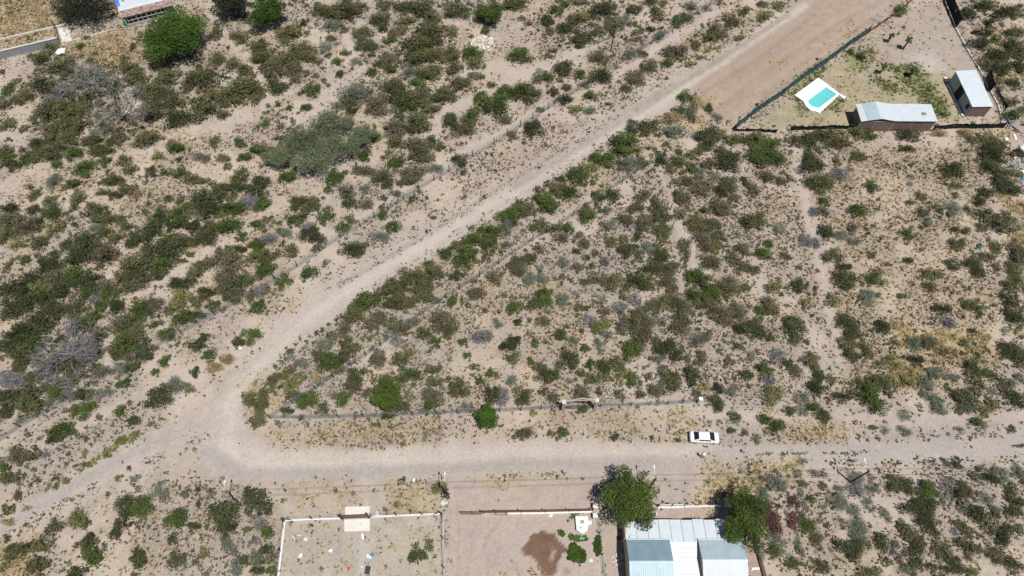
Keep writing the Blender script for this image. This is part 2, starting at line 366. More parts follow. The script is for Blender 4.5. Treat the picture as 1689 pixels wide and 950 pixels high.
# scrub floor: bare paths
for pts, wd in [([(205,262),(300,222),(420,185),(440,165)], 4.5),([(440,165),(425,120),(365,48),(335,-5)], 2.2),([(440,165),(470,130),(520,95),(600,40)], 2),
                ([(625,255),(610,272),(560,292),(500,322),(440,352),(380,395),(350,405),(274,458),(212,492)], 2.2),([(175,500),(178,545),(175,600)], 2.2),
                ([(700,255),(720,200),(770,170),(840,130),(900,110)], 3),([(620,200),(660,170),(660,150)], 2.5),
                ([(830,110),(870,130),(980,70)], 2.5),([(740,180),(700,235)], 3),([(0,310),(60,285),(100,265)], 4),
                ([(1313,240),(1322,290),(1333,335),(1340,370)], 3.0),([(1340,370),(1352,420),(1362,480),(1378,540),(1390,600)], 2.1),([(1090,270),(1105,320),(1115,400),(1130,500)], 1.2),
                ([(1150,680),(1250,690),(1400,690),(1560,692),(1700,690)], 1.8),([(1440,360),(1500,350)], 1.2),([(1120,375),(1140,410),(1155,440)], 4),
                ([(455,560),(380,590),(250,640),(60,740)], 2.0),([(880,190),(800,235),(700,292),(590,360),(480,440)], 2.4),([(1180,20),(1060,95),(960,160)], 2.4)]:
    m_ = line(pts, wd, 1.2, .7 if pts[0][0] in (1313, 1340, 1090) else 2.0); PATHM = np.maximum(PATHM, m_); clear(m_, 1.0); tint(m_, (.49,.42,.36), .85, .06)
for pts, c, a in [([(720,563),(740,563),(742,595),(728,602),(716,585)], (.40,.355,.32), .9),([(998,497),(1030,487),(1040,500),(1015,515)], (.44,.38,.33), .8),
               ([(1275,495),(1305,483),(1318,500),(1300,515),(1270,515)], (.52,.45,.365), .7),([(1498,640),(1515,632),(1518,655),(1500,670)], (.55,.50,.42), .8),
               ([(10,200),(45,215),(40,255),(10,245)], (.44,.36,.32), .8),([(5,95),(90,80),(40,140),(10,130)], (.43,.36,.31), .8),
               ([(560,190),(640,240),(600,275),(540,210)], (.47,.39,.33), .5),([(730,130),(800,95),(870,110),(780,140)], (.47,.40,.33), .7),
               ([(850,0),(900,0),(880,30),(860,30)], (.47,.39,.33), .8),([(1500,655),(1530,640),(1545,690),(1500,690)], (.48,.42,.36), .7),
               ([(1640,215),(1700,215),(1700,228),(1650,225)], (.40,.31,.25), .9),([(1560,30),(1600,25),(1640,190),(1660,200),(1620,120)], (.40,.33,.27), .6),
               ([(1400,225),(1470,225),(1470,260),(1410,255)], (.43,.365,.31), .5),([(1330,690),(1700,690),(1700,715),(1330,728)], (.39,.35,.32), .6)]:
    m_ = area(pts, 1.5, 1.8); clear(m_, .8); tint(m_, c, a)
# dotted lots, straw and lawn
for pts, a in [([(450,690),(590,600),(740,495),(1000,320),(1095,258),(1300,230),(1640,235),(1640,640),(1150,665)], 1.15),([(180,800),(330,790),(430,830),(455,950),(120,950)], 1.1),([(1255,780),(1700,770),(1700,960),(1265,960)], 1.0)]:
    m_ = area(pts, 3, 2); dens = np.maximum(dens, m_*a)
for pts, a in [([(1370,240),(1640,240),(1640,640),(1390,640)], .22),([(1480,530),(1640,545),(1660,590),(1540,600),(1490,575)], 1.0),([(1465,600),(1525,600),(1520,650),(1480,630)], 1.0),([(1650,320),(1700,330),(1700,430),(1665,420)], .8),
               ([(990,680),(1140,672),(1150,712),(1000,718)], .55),([(560,700),(720,690),(720,725),(450,735),(430,715)], .35),([(1300,700),(1410,695),(1400,728),(1310,730)], .7),([(1150,765),(1245,770),(1290,785),(1250,830),(1150,830)], .6),
               ([(1230,758),(1320,758),(1310,790),(1250,800)], .8),([(0,50),(60,45),(95,55),(0,82)], .8),([(150,70),(225,45),(250,100),(170,115)], .6),([(-5,-8),(195,-8),(185,22),(90,45),(-5,66)], .75),([(100,68),(200,48),(245,60),(250,110),(170,112),(110,90)], .6),
               ([(-5,900),(50,880),(60,960),(-5,960)], .8),([(405,640),(470,610),(470,680),(420,700)], .5),([(1640,185),(1660,215),(1620,220)], .5),([(1600,215),(1660,215),(1655,250),(1610,235)], .7),
               ([(1350,270),(1420,290),(1400,330),(1350,330)], .4),([(1140,195),(1170,165),(1160,215),(1090,200)], .6),([(1270,690),(1300,690),(1300,720),(1270,715)], .4),([(1620,40),(1690,60),(1690,160),(1650,130)], .4)]:
    straw = np.maximum(straw, area(pts, 3, 4)*a)
LOT = [(1225,208),(1290,162),(1320,140),(1400,85),(1450,112),(1520,112),(1560,125),(1592,195),(1535,207),(1400,208),(1290,212)]
m_ = area(LOT, 3, 3); tint(m_, (.355,.315,.185), .8, .25); clear(m_, .9)
m_ = area([(1432,52),(1495,5),(1560,5),(1615,110),(1640,190),(1592,192),(1560,122),(1520,110),(1400,85)], 3, 3); tint(m_, (.39,.335,.285), .75, .1); clear(m_, .9)
tint(area([(1500,95),(1540,85),(1560,112),(1520,118)], 3, 2), (.50,.47,.43), .8); tint(area([(1420,100),(1440,105),(1450,140),(1420,130)], 3, 3), (.42,.37,.31), .7)
for pts in [[(1325,150),(1360,118),(1372,108),(1355,108),(1300,150)],[(1395,85),(1440,80),(1430,118),(1400,112)],[(1455,105),(1520,110),(1550,150),(1560,185),(1530,190),(1505,150)],[(1312,160),(1330,182),(1350,190),(1320,190)],[(1360,180),(1385,165),(1380,185)],
            [(1345,112),(1365,100),(1310,140)],[(1440,118),(1490,150),(1470,155),(1430,130)]]:
    lawn = np.maximum(lawn, area(pts, 2.2, 2.5)*.75)
tint(np.clip(dens, 0, 1)*np.clip(.35+.9*n2, 0, 1), (.325, .28, .235), .3, .25)
tint(straw*.85*np.clip(.35+1.3*n2, 0, 1), (.40, .305, .155), .9, .3)
tint(lawn*np.clip(.3+1.4*n2, 0, 1), (.17, .19, .055), .85, .3)
dens = np.clip(dens, 0, 1.2)*np.clip(1-bare, 0, 1)
for pts, a in THICK:
    m_ = area(pts, 4, 5); thick = np.maximum(thick, m_*a)
thick = thick*np.clip(1-bare*1.1, 0, 1)*np.clip((fbm(XX, YY, .18, 515, 3)-.25)*3, .25, 1)
dens = np.maximum(dens, thick)
soil = soil*np.array([.885, .872, .88])[None, None, :]
gz = (fbm(XX, YY, .09, 77)-.5)*.35+(fbm(XX, YY, .5, 88, 3)-.5)*.10*(1-.7*bare)
gz = np.where((XX < -122) | (XX > 122) | (YY < 8) | (YY > 142), -.05, gz-.05)
def gsample(A, x, y):
    i = np.clip(((np.asarray(x)+122)/STEP).round().astype(int)+len(ext), 0, NX-1); j = np.clip(((np.asarray(y)-8)/STEP).round().astype(int)+len(ext), 0, NY-1)
    return A[j, i]
def gh(x, y): return float(gsample(gz, x, y))
def land(name, label, sel):
    f = F[sel]; u, inv = np.unique(f.reshape(-1), return_inverse=True); me = bpy.data.meshes.new(name)
    co = np.stack([XX, YY, gz], -1).reshape(-1, 3)[u]; me.vertices.add(len(u)); me.vertices.foreach_set('co', co.reshape(-1).astype(np.float32))
    me.loops.add(f.size); me.loops.foreach_set('vertex_index', inv.reshape(-1).astype(np.int32))
    me.polygons.add(len(f)); me.polygons.foreach_set('loop_start', np.arange(0, f.size, 4, dtype=np.int32)); me.polygons.foreach_set('use_smooth', np.ones(len(f), bool))
    c = np.concatenate([np.clip(soil, 0, 1), np.ones_like(soil[..., :1])], -1).reshape(-1, 4)[u]
    me.attributes.new('soil', 'FLOAT_COLOR', 'POINT').data.foreach_set('color', c.reshape(-1).astype(np.float32))
    me.attributes.new('scatter', 'FLOAT', 'POINT').data.foreach_set('value', np.clip(dens*.85+.35*thick, 0, 1.2).reshape(-1)[u].astype(np.float32))
    me.update(calc_edges=True); me.materials.append(gm)
    o = bpy.data.objects.new(name, me); COL.objects.link(o); o['kind'] = 'structure'; o['label'] = label; return o
idx = np.arange(NX*NY).reshape(NY, NX)
F = np.stack([idx[:-1, :-1], idx[:-1, 1:], idx[1:, 1:], idx[1:, :-1]], -1).reshape(-1, 4)
zone = np.zeros(XX.shape, int)
for k_, m_ in ((6, PATHM), (2, TRACKM), (3, YARDM), (4, APRONM), (5, PLOTM), (1, ROADM*(1-YARDM)), (7, WETM)): zone = np.where(m_ > .5, k_, zone)
ZF = zone[:-1, :-1].reshape(-1)
gm = bpy.data.materials.new('dry_soil'); gm.use_nodes = True; t = gm.node_tree; b = t.nodes['Principled BSDF']
b.inputs['Roughness'].default_value = .95; b.inputs['Specular IOR Level'].default_value = .15
tc = t.nodes.new('ShaderNodeTexCoord'); ac = t.nodes.new('ShaderNodeAttribute'); ac.attribute_name = 'soil'; ad = t.nodes.new('ShaderNodeAttribute'); ad.attribute_name = 'scatter'
def noise(sc, det=4, rgh=.6):
    n = t.nodes.new('ShaderNodeTexNoise'); n.inputs['Scale'].default_value = sc; n.inputs['Detail'].default_value = det; n.inputs['Roughness'].default_value = rgh
    t.links.new(tc.outputs['Object'], n.inputs['Vector']); return n
def rng_node(src, a, b_, c, d):
    r_ = t.nodes.new('ShaderNodeMapRange'); r_.inputs[1].default_value = a; r_.inputs[2].default_value = b_; r_.inputs[3].default_value = c; r_.inputs[4].default_value = d
    t.links.new(src, r_.inputs[0]); return r_
na = noise(2.2, 6, .7); nb = noise(9, 4, .7); nc = noise(.35, 4)
va = rng_node(na.outputs[0], .3, .7, .84, 1.14); vb = rng_node(nb.outputs[0], .3, .7, .88, 1.12)
mu = t.nodes.new('ShaderNodeMath'); mu.operation = 'MULTIPLY'; t.links.new(va.outputs[0], mu.inputs[0]); t.links.new(vb.outputs[0], mu.inputs[1])
vm = t.nodes.new('ShaderNodeVectorMath'); vm.operation = 'SCALE'; t.links.new(ac.outputs['Color'], vm.inputs[0]); t.links.new(mu.outputs[0], vm.inputs['Scale'])
# flat litter of dead leaves and herb mats where plants grow
nd = noise(3.2, 5, .75); ld = rng_node(nd.outputs[0], .46, .62, 0, .82)
mm = t.nodes.new('ShaderNodeMath'); mm.operation = 'MULTIPLY'; t.links.new(ld.outputs[0], mm.inputs[0]); t.links.new(ad.outputs['Fac'], mm.inputs[1])
mx = t.nodes.new('ShaderNodeMix'); mx.data_type = 'RGBA'; mx.inputs[7].default_value = (.165, .135, .085, 1)
t.links.new(mm.outputs[0], mx.inputs['Factor']); t.links.new(vm.outputs[0], mx.inputs[6]); t.links.new(mx.outputs[2], b.inputs['Base Color'])
bp = t.nodes.new('ShaderNodeBump'); bp.inputs['Strength'].default_value = .55; bp.inputs['Distance'].default_value = .12
t.links.new(na.outputs[0], bp.inputs['Height']); t.links.new(bp.outputs[0], b.inputs['Normal'])
for k_, nm_, lb_ in ((0, 'ground', 'dry sandy ground between the scrub plants'), (1, 'dirt_road', 'pale dirt road bending sharply round the wedge shaped lot'), (2, 'track', 'two rutted dirt track leaving the road bend'), (3, 'dirt_yard', 'wide scraped brown dirt beside the diagonal road'), (4, 'yard', 'bare swept yard behind the brown sheet fence'), (5, 'plot', 'bare empty plot inside low white walls'), (6, 'path', 'pale sandy trails worn through the scrub'), (7, 'damp_patch', 'dark damp patch soaked into the bare yard')):
    if (ZF == k_).any(): land(nm_, lb_, ZF == k_)
# ------------------------------------------------------------------ building helpers
def sheet(name, p00, p10, p11, p01, ribs, mt, parent, amp=.03, th=.012):
    """one corrugated roofing sheet; ribs run from edge p00-p10 to edge p01-p11"""
    p00, p10, p11, p01 = map(Vector, (p00, p10, p11, p01))
    n = (p10-p00).cross(p01-p00).normalized()
    if n.z < 0: n = -n
    k = ribs*2; mb = MB(); o = []
    for a, b in ((p00, p10), (p01, p11)):
        o.append([a.lerp(b, i/k)+n*(amp if i % 2 else 0) for i in range(k+1)]+[a.lerp(b, i/k)+n*((amp if i % 2 else 0)-th) for i in range(k, -1, -1)])
    mb.loft(o); return mb.build(name, mt, parent)
def lerp2(a, b, t): return (a[0]+(b[0]-a[0])*t, a[1]+(b[1]-a[1])*t)
def resample(P, step):
    out = [P[0]]; 
    for a, b in zip(P[:-1], P[1:]):
        L = math.dist(a, b); n = max(1, round(L/step))
        out += [lerp2(a, b, k/n) for k in range(1, n+1)]
    return out
POST_ME = {}
def postmesh(h, r, mt, n=6):
    key = (round(h, 2), r, mt.name, n)
    if key not in POST_ME:
        mb = MB(); mb.tube((0, 0, -.3), (0, 0, h), r, r*.9, n); POST_ME[key] = mb.mesh('post', mt)
    return POST_ME[key]
def wire_fence(name, label, cat, px, h=1.9, step=3.4, mt='post', r=.09, mesh=True, foot=(.22, .12, 'conc'), strands=4, spacing=.24, wire='wire'):
    P = resample([g(*p) for p in px], step)
    f = thing(name, label, cat, (*P[0], 0)); ox, oy = P[0]
    me_ = postmesh(h, r, M[mt])
    for k, p in enumerate(P):
        put('post', me_, f, (p[0]-ox, p[1]-oy, gh(*p)), (R(random.uniform(-3, 3)), R(random.uniform(-3, 3)), random.random()*6))
    mb = MB()
    for a, b in zip(P[:-1], P[1:]):
        L = math.dist(a, b); z0 = gh(*a)+.08; z1 = gh(*b)+.08; H = h*.92
        for k in range(strands):
            t = H*k/max(1, strands-1)
            mb.tube((*a, z0+t), (*b, z1+t), .012, .012, 3)
        if mesh:
            u = -H
            while u < L:
                for d in (0, 1):
                    s0, s1 = max(u, 0), min(u+H, L)
                    if s1-s0 > .05:
                        v0, v1 = (s0-u), (s1-u)
                        if d: v0, v1 = H-v0, H-v1
                        A, B = lerp2(a, b, s0/L), lerp2(a, b, s1/L)
                        mb.tube((*A, z0+v0), (*B, z1+v1), .007, .007, 3)
                u += spacing
    mb.build('wire_mesh' if mesh else 'wire', M[wire], f)
    if foot:
        mb = MB()
        for a, b in zip(P[:-1], P[1:]): mb.wall(a, b, -.25, gh(*lerp2(a, b, .5))+foot[1], foot[0])
        mb.build('footing', M[foot[2]], f)
    return f
def net_fence(name, label, px, h, step, mt, postmt='post', sag=.18, seed=0, ragged=0.0, r=.05):
    P = resample([g(*p) for p in px], step); f = thing(name, label, 'netting fence', (*P[0], 0)); ox, oy = P[0]
    rr = random.Random(seed)
    for p in P: put('post', postmesh(h+.35, r, M[postmt]), f, (p[0]-ox, p[1]-oy, 0), (R(rr.uniform(-5, 5)), R(rr.uniform(-5, 5)), 0))
    for a, b in zip(P[:-1], P[1:]):
        mb = MB(); nx, nz = 10, 5; d = Vector((b[0]-a[0], b[1]-a[1])); n = Vector((-d.y, d.x)).normalized()
        ph = rr.random()*6; rows = []
        drop = [rr.uniform(0, ragged) for _ in range(nx+1)]
        for th in (0, .02):
            for j in range(nz+1):
                row = []
                for i in range(nx+1):
                    u = i/nx; v = j/nz; x, y = lerp2(a, b, u)
                    bil = (math.sin(u*math.pi)*(.14+.10*math.sin(ph+u*7))*math.sin(v*math.pi*.8+.3)+.04*math.sin(ph*3+u*19+v*5))+th
                    z = .03+v*(h-drop[i])-sag*math.sin(u*math.pi)*v
                    row.append((x+n.x*bil, y+n.y*bil, z))
                rows.append(row)
        for s_ in (0, nz+1):
            for j in range(nz):
                for i in range(nx): mb.quad(rows[s_+j][i], rows[s_+j][i+1], rows[s_+j+1][i+1], rows[s_+j+1][i])
        mb.build('net_panel', M[mt], f, smooth=True)
    return f
def rubble(name, label, px, rm, n, s0, s1, mt, seed=1, hump=.35, elong=1.0):
    rr = random.Random(seed); mb = MB(); cx, cy = g(*px); mpp_ = 0
    for k in range(n):
        a = rr.random()*6.28; q = math.sqrt(rr.random()); x = cx+math.cos(a)*q*rm*elong; y = cy+math.sin(a)*q*rm; s_ = rr.uniform(s0, s1)
        z = gh(x, y)+hump*(1-q)*rr.random(); ring = []
        for lv, sc in ((-.4, .7), (.15, 1.0), (.6, .55)):
            ring.append([(x+math.cos(t_*6.283/5+a)*s_*sc*rr.uniform(.7, 1.2), y+math.sin(t_*6.283/5+a)*s_*sc*rr.uniform(.7, 1.2), z+lv*s_+s_*.2*rr.random()) for t_ in range(5)])
        mb.loft(ring)
    o = mb.build(name, M[mt]); o['kind'] = 'stuff'; o['label'] = label; return o

# ------------------------------------------------------------------ metal roofed house at the lower edge
hz = 2.55
xW = g(1031.5, 880, 2.8)[0]; xE = g(1233, 923, 4.3)[0]; yN = g(1120, 857, hz)[1]; yS = g(1120, 892, 3.0)[1]
xL = g(1104.5, 893, 3.3)[0]; xR = g(1152, 893, 3.3)[0]
yLr = g(1075, 926, 4.3)[1]; yRr = g(1195, 923.5, 4.3)[1]; yEnd = 2*yLr-yS
house = thing('metal_roofed_house', 'long low house of grey and white corrugated roofs between two shade trees', 'house', ((xW+xE)/2, yS, 0))
mb = MB(); iw = .18
mb.wall((xW+.12, yN-.25), (xE-.12, yN-.25), -.2, hz-.1, iw); mb.wall((xW+.12, yN-.35), (xW+.12, yEnd), -.2, 2.85, iw); mb.wall((xE-.12, yN-.35), (xE-.12, yEnd), -.2, 2.85, iw)
mb.build('wall', M['ochre'], house)
for a, b in (((xW+.1), xL-.12), (xR+.12, xE-.1)):
    for x in (a, b):
        mb = MB(); yr = yLr if x < xR else yRr
        y0, y1 = yS-.1, 2*yr-yS+.1
        r_ = [(x-.09, y0, 2.6), (x-.09, y0, 3.2), (x-.09, yr, 4.15), (x-.09, y1, 3.2), (x-.09, y1, 2.6)]
        mb.loft([r_, [(q[0]+.18, q[1], q[2]) for q in r_]]); mb.build('gable_wall', M['ochre'], house)
ns = 10
for k in range(ns):
    a, b = xW+(xE-xW)*k/ns, xW+(xE-xW)*(k+1)/ns; dz = .014*(k % 2)+random.uniform(0, .01); y0 = yN+random.uniform(-.06, .1)
    sheet('roof_sheet', (a-.03, yS-.15, 3.0+dz), (b+.03, yS-.15, 3.0+dz), (b+.03, y0, hz+dz), (a-.03, y0, hz+dz), 5, M['zinc'], house, amp=.014)
    if k: mb = MB(); mb.hexa([(a-.016, yS-.15, 3.0+.055), (a+.016, yS-.15, 3.0+.055), (a+.016, y0, hz+.055), (a-.016, y0, hz+.055)], [(a-.016, yS-.15, 3.0+.075), (a+.016, yS-.15, 3.0+.075), (a+.016, y0, hz+.075), (a-.016, y0, hz+.075)]); mb.build('seam', M['seam'], house)
nm = 5
for k in range(nm):
    y1, y0 = yS-.12-(yS-yEnd)*k/nm, yS-.12-(yS-yEnd)*(k+1)/nm
    z1, z0 = 2.93-.07*k, 2.93-.07*(k+1)
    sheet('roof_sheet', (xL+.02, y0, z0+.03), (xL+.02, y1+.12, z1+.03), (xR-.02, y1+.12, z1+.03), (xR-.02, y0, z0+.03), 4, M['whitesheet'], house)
def gable(x0, x1, yr, m_shade, m_lit, tilt):
    n = 5; y0, y1 = yS+.08, 2*yr-yS
    for k in range(n):
        a, b = x0+(x1-x0)*k/n, x0+(x1-x0)*(k+1)/n; dz = .02*(k % 2)
        sheet('roof_sheet', (a-.02, y0, 3.3+dz), (b+.02, y0, 3.3+dz), (b+.02, yr, 4.3+dz), (a-.02, yr, 4.3+dz), 4, M[m_shade], house)
        sheet('roof_sheet', (a-.02, yr, 4.3+dz), (b+.02, yr, 4.3+dz), (b+.02, y1, 3.3+dz), (a-.02, y1, 3.3+dz), 4, M[m_lit], house)
    mb = MB(); mb.box(x0-.04, y0+.02, 3.16, x1+.04, y0+.14, 3.30); mb.build('gutter', M['whitesheet'], house)
    mb = MB(); mb.loft([[(x, yr-.14, 4.315), (x, yr, 4.375), (x, yr+.14, 4.315), (x, yr+.14, 4.30), (x, yr, 4.345), (x, yr-.14, 4.30)] for x in (x0-.04, x1+.04)]); mb.build('ridge_cap', M[m_lit], house)
gable(xW, xL, yLr, 'zincdark', 'zincmid', 0); gable(xR, xE, yRr, 'zincmid', 'whitesheet', 0)  # shade painted in: far slopes get darker sheets, sun-facing slopes brighter ones
mb = MB(); mb.box(xW+.5, yS+.35, 3.02, xW+1.2, yS+.62, 3.16); mb.build('flashing', M['whitesheet'], house)
mb = MB(); mb.tube((xW-.16, yS+.3, 0), (xW-.16, yS+.3, 2.9), .05, .05, 8); mb.build('drain_pipe', M['white'], house)

# ------------------------------------------------------------------ brick shed by the pool
sS = g(1531, 215.5)[1]; sN = g(1531, 173.5, 2.9)[1]+.1; sE = g(1531, 215.5)[0]+.1; sW = g(1409.5, 213)[0]
xr = g(1453.7, 194, 3.45)[0]; xv = g(1476, 197, 2.95)[0]
shed = thing('brick_shed', 'long brick shed with pale roof humped at one end, below the pool', 'shed', ((sW+sE)/2, sS, 0))
def rz(x):
    return 2.85+(x-sW)/(xr-sW)*.7 if x < xr else (3.55-(x-xr)/(xv-xr)*.6 if x < xv else 2.95-.1*(x-xv)/(sE-xv))
xs = [sW+.1, xr, xv, sE-.1]
for nm_, y in (('wall', sS), ('wall', sN-.3)):
    mb = MB()
    for a, b in zip(xs[:-1], xs[1:]): mb.wall((a, y), (b, y), -.2, 2.55, .16)
    mb.build(nm_, M['brick'], shed)
for x in (sW+.18, sE-.18):
    mb = MB(); mb.wall((x, sS+.08), (x, sN-.38), -.2, 2.6, .16); mb.build('wall', M['brick'], shed)
for x in (sW+.08, lerp2((sW, 0), (sE, 0), .2)[0], lerp2((sW, 0), (sE, 0), .44)[0], lerp2((sW, 0), (sE, 0), .7)[0], sE-.08):
    mb = MB(); mb.box(x-.12, sS-.12, -.2, x+.12, sS+.1, 2.6); mb.build('pillar', M['concdark'], shed)
mb = MB(); mb.box(sW+.1, sS-.1, 2.552, xr, sS+.1, 2.68); mb.box(xr+.004, sS-.1, 2.552, sE-.1, sS+.1, 2.70); mb.build('ring_beam', M['conc'], shed)
nsh = 13
for k in range(nsh):
    a, b = sW-.1+(sE-sW+.3)*k/nsh, sW-.1+(sE-sW+.3)*(k+1)/nsh; d = .02*(k % 2)
    edges = [a]+[x for x in (xr, xv) if a < x < b]+[b]
    mb = MB(); top = []
    K = 8
    pts = sorted(set([a+(b-a)*i/K for i in range(K+1)]+edges))
    prof = [(x, rz(x)+(.02 if i % 2 else 0)+d) for i, x in enumerate(pts)]
    ring = lambda y, dy: [(x, y, z+dy) for x, z in prof]+[(x, y, z+dy-.015) for x, z in reversed(prof)]
    mb.loft([ring(sS-.28, 0), ring(sN+.1, .12)])
    mb.build('roof_sheet', M['zincmid' if k in (1, 2) else 'zinc'] if k < 3 else M['zinc'], shed)
vx = g(1526, 192, 3.0)[0]; vy = sS+1.6
mb = MB(); mb.box(vx-.4, vy-.3, rz(vx)+.05, vx+.4, vy+.3, rz(vx)+.25); mb.build('roof_vent', M['rust'], shed)
# ------------------------------------------------------------------ grey walled shed with veranda
rc = [g(1575.8, 117, 2.95), g(1609.8, 115, 2.95), g(1638.6, 175.6, 2.75), g(1603.7, 176, 2.75)]
cx_, cy_ = sum(p[0] for p in rc)/4, sum(p[1] for p in rc)/4
shed2 = thing('grey_shed', 'narrow grey walled shed with white roof and long side veranda beside the boundary fence', 'shed', (cx_, cy_, 0))
wc = [(cx_+(p[0]-cx_)*.94, cy_+(p[1]-cy_)*.96) for p in rc]
mb = MB(); mb.wall(wc[3], wc[2], -.2, 2.62, .18); mb.build('wall', M['brick'], shed2)
mb = MB(); mb.wall(wc[0], wc[1], -.2, 2.85, .18); mb.build('wall', M['plaster'], shed2)
mb = MB(); mb.wall(wc[1], wc[2], -.2, 2.82, .18, 0, 2.66); mb.build('wall', M['brick'], shed2)
def alongW(t, off): 
    a, b = wc[0], wc[3]; d = Vector((b[0]-a[0], b[1]-a[1])).normalized(); n = Vector((d.y, -d.x))
    p = lerp2(a, b, t); return (p[0]+n.x*off, p[1]+n.y*off)
sgn = -1 if (alongW(.5, 1)[0] > alongW(.5, 0)[0]) else 1
mb = MB(); mb.wall(alongW(0, 0), alongW(1, 0), -.2, 2.84, .18, 0, 2.66); mb.build('wall', M['plaster'], shed2)
mb = MB(); mb.wall(alongW(.37, sgn*.13), alongW(.575, sgn*.13), .15, 2.6, .08); dr = mb.build('door', M['darkdoor'], shed2)
mb = MB()
for t_ in (.37, .44, .505, .575): mb.wall(alongW(t_-.004, sgn*.18), alongW(t_+.004, sgn*.18), .15, 2.62, .05)
mb.build('frame', M['steel'], dr)
mb = MB(); mb.wall(alongW(.865, sgn*.12), alongW(.945, sgn*.12), 1.2, 2.2, .08); mb.build('window', M['darkdoor'], shed2)
for k in range(7):
    a0, a1 = lerp2(rc[0], rc[3], k/7), lerp2(rc[0], rc[3], (k+1)/7+.004); b0, b1 = lerp2(rc[1], rc[2], k/7), lerp2(rc[1], rc[2], (k+1)/7+.004)
    z0, z1 = 2.95-.2*k/7, 2.95-.2*(k+1)/7; d = .02*(k % 2)
    sheet('roof_sheet', (*a1, z1+d), (*a0, z0+d), (*b0, z0+d), (*b1, z1+d), 4, M['zinc'], shed2)
vp = [g(1557.5, 127.5), g(1572, 126.5), (wc[0][0], wc[0][1]), (wc[3][0], wc[3][1]-.1), g(1597, 191), g(1587.5, 192)]
mb = MB(); mb.prism([vp[0], vp[2], vp[3], vp[5]], -.1, .14); vd = mb.build('veranda', M['concdark'], shed2)
mb = MB(); mb.wall(vp[0], vp[5], -.1, .2, .35); mb.wall((vp[0][0]+.2, vp[0][1]), vp[2], -.1, .196, .3); mb.build('kerb', M['white'], vd)

# ------------------------------------------------------------------ swimming pool
pool_o = [(1350,128),(1385.4,154.3),(1352,186.3),(1345.6,183.4),(1336.8,181.5),(1329,174.6),(1325.4,167),(1310.8,156.6)]
pool_i = [(1362,143.6),(1380,155.6),(1350.7,178),(1340.5,175.8),(1334,170.8),(1333,165.7)]
PO = [g(*p, .35) for p in pool_o]; PI = [g(*p, .35) for p in pool_i]
pc = (sum(p[0] for p in PI)/len(PI), sum(p[1] for p in PI)/len(PI))
def hit(poly, ang):
    dx, dy = math.cos(ang), math.sin(ang); best = 1e9
    for i in range(len(poly)):
        ax, ay = poly[i][0]-pc[0], poly[i][1]-pc[1]; bx, by = poly[(i+1) % len(poly)][0]-pc[0], poly[(i+1) % len(poly)][1]-pc[1]
        ex, ey = bx-ax, by-ay; det = dx*(-ey)+ex*dy
        if abs(det) < 1e-9: continue
        t_ = (ax*(-ey)+ex*ay)/det; s_ = (dx*ay-dy*ax)/det
        if t_ > 0 and -1e-6 <= s_ <= 1+1e-6: best = min(best, t_)
    return (pc[0]+dx*best, pc[1]+dy*best)
angs = sorted(set([round(math.atan2(p[1]-pc[1], p[0]-pc[0]), 5) for p in PO+PI]+[round(-math.pi+k*math.pi/18, 5) for k in range(36)]))
OO = [hit(PO, a) for a in angs]; II = [hit(PI, a) for a in angs]; n = len(angs)
pool = thing('swimming_pool', 'small turquoise swimming pool with one rounded end and wide white deck', 'pool', (*pc, 0))
mb = MB()
for k in range(n):
    j = (k+1) % n
    mb.quad((*OO[k], .35), (*OO[j], .35), (*II[j], .35), (*II[k], .35)); mb.quad((*OO[j], .35), (*OO[k], .35), (*OO[k], -.3), (*OO[j], -.3))
mb.build('deck', M['deck'], pool)
mb = MB()
for k in range(n):
    j = (k+1) % n
    mb.quad((*II[k], .349), (*II[j], .349), (*II[j], -.2), (*II[k], -.2))
mb.build('basin', M['poolblue'], pool)
wm = bpy.data.materials.new('pool_water'); wm.use_nodes = True; t = wm.node_tree; b = t.nodes['Principled BSDF']
b.inputs['Base Color'].default_value = (.13, .60, .56, 1); b.inputs['Roughness'].default_value = .08; b.inputs['Specular IOR Level'].default_value = .5
nz = t.nodes.new('ShaderNodeTexNoise'); nz.inputs['Scale'].default_value = 1.6; nz.inputs['Detail'].default_value = 3; bp = t.nodes.new('ShaderNodeBump'); bp.inputs['Strength'].default_value = .25; bp.inputs['Distance'].default_value = .05
mx = t.nodes.new('ShaderNodeMix'); mx.data_type = 'RGBA'; mx.inputs[6].default_value = (.085, .45, .46, 1); mx.inputs[7].default_value = (.17, .60, .59, 1)
t.links.new(nz.outputs[0], mx.inputs['Factor']); t.links.new(mx.outputs[2], b.inputs['Base Color'])
t.links.new(nz.outputs[0], bp.inputs['Height']); t.links.new(bp.outputs[0], b.inputs['Normal'])
mb = MB(); mb.quad(*[(*p, .19) for p in II]); mb.build('water', wm, pool)
mb = MB(); mb.prism([g(1385.6, 154.6, .2), g(1395.5, 160, .2), g(1391.7, 163, .2), g(1384.6, 157, .2)], -.1, .22); mb.build('step', M['deck'], pool)
mb = MB(); mb.wall(g(1323, 163.3, .36), g(1334.5, 155, .36), .352, .37, .05); mb.build('joint', M['concdark'], pool)

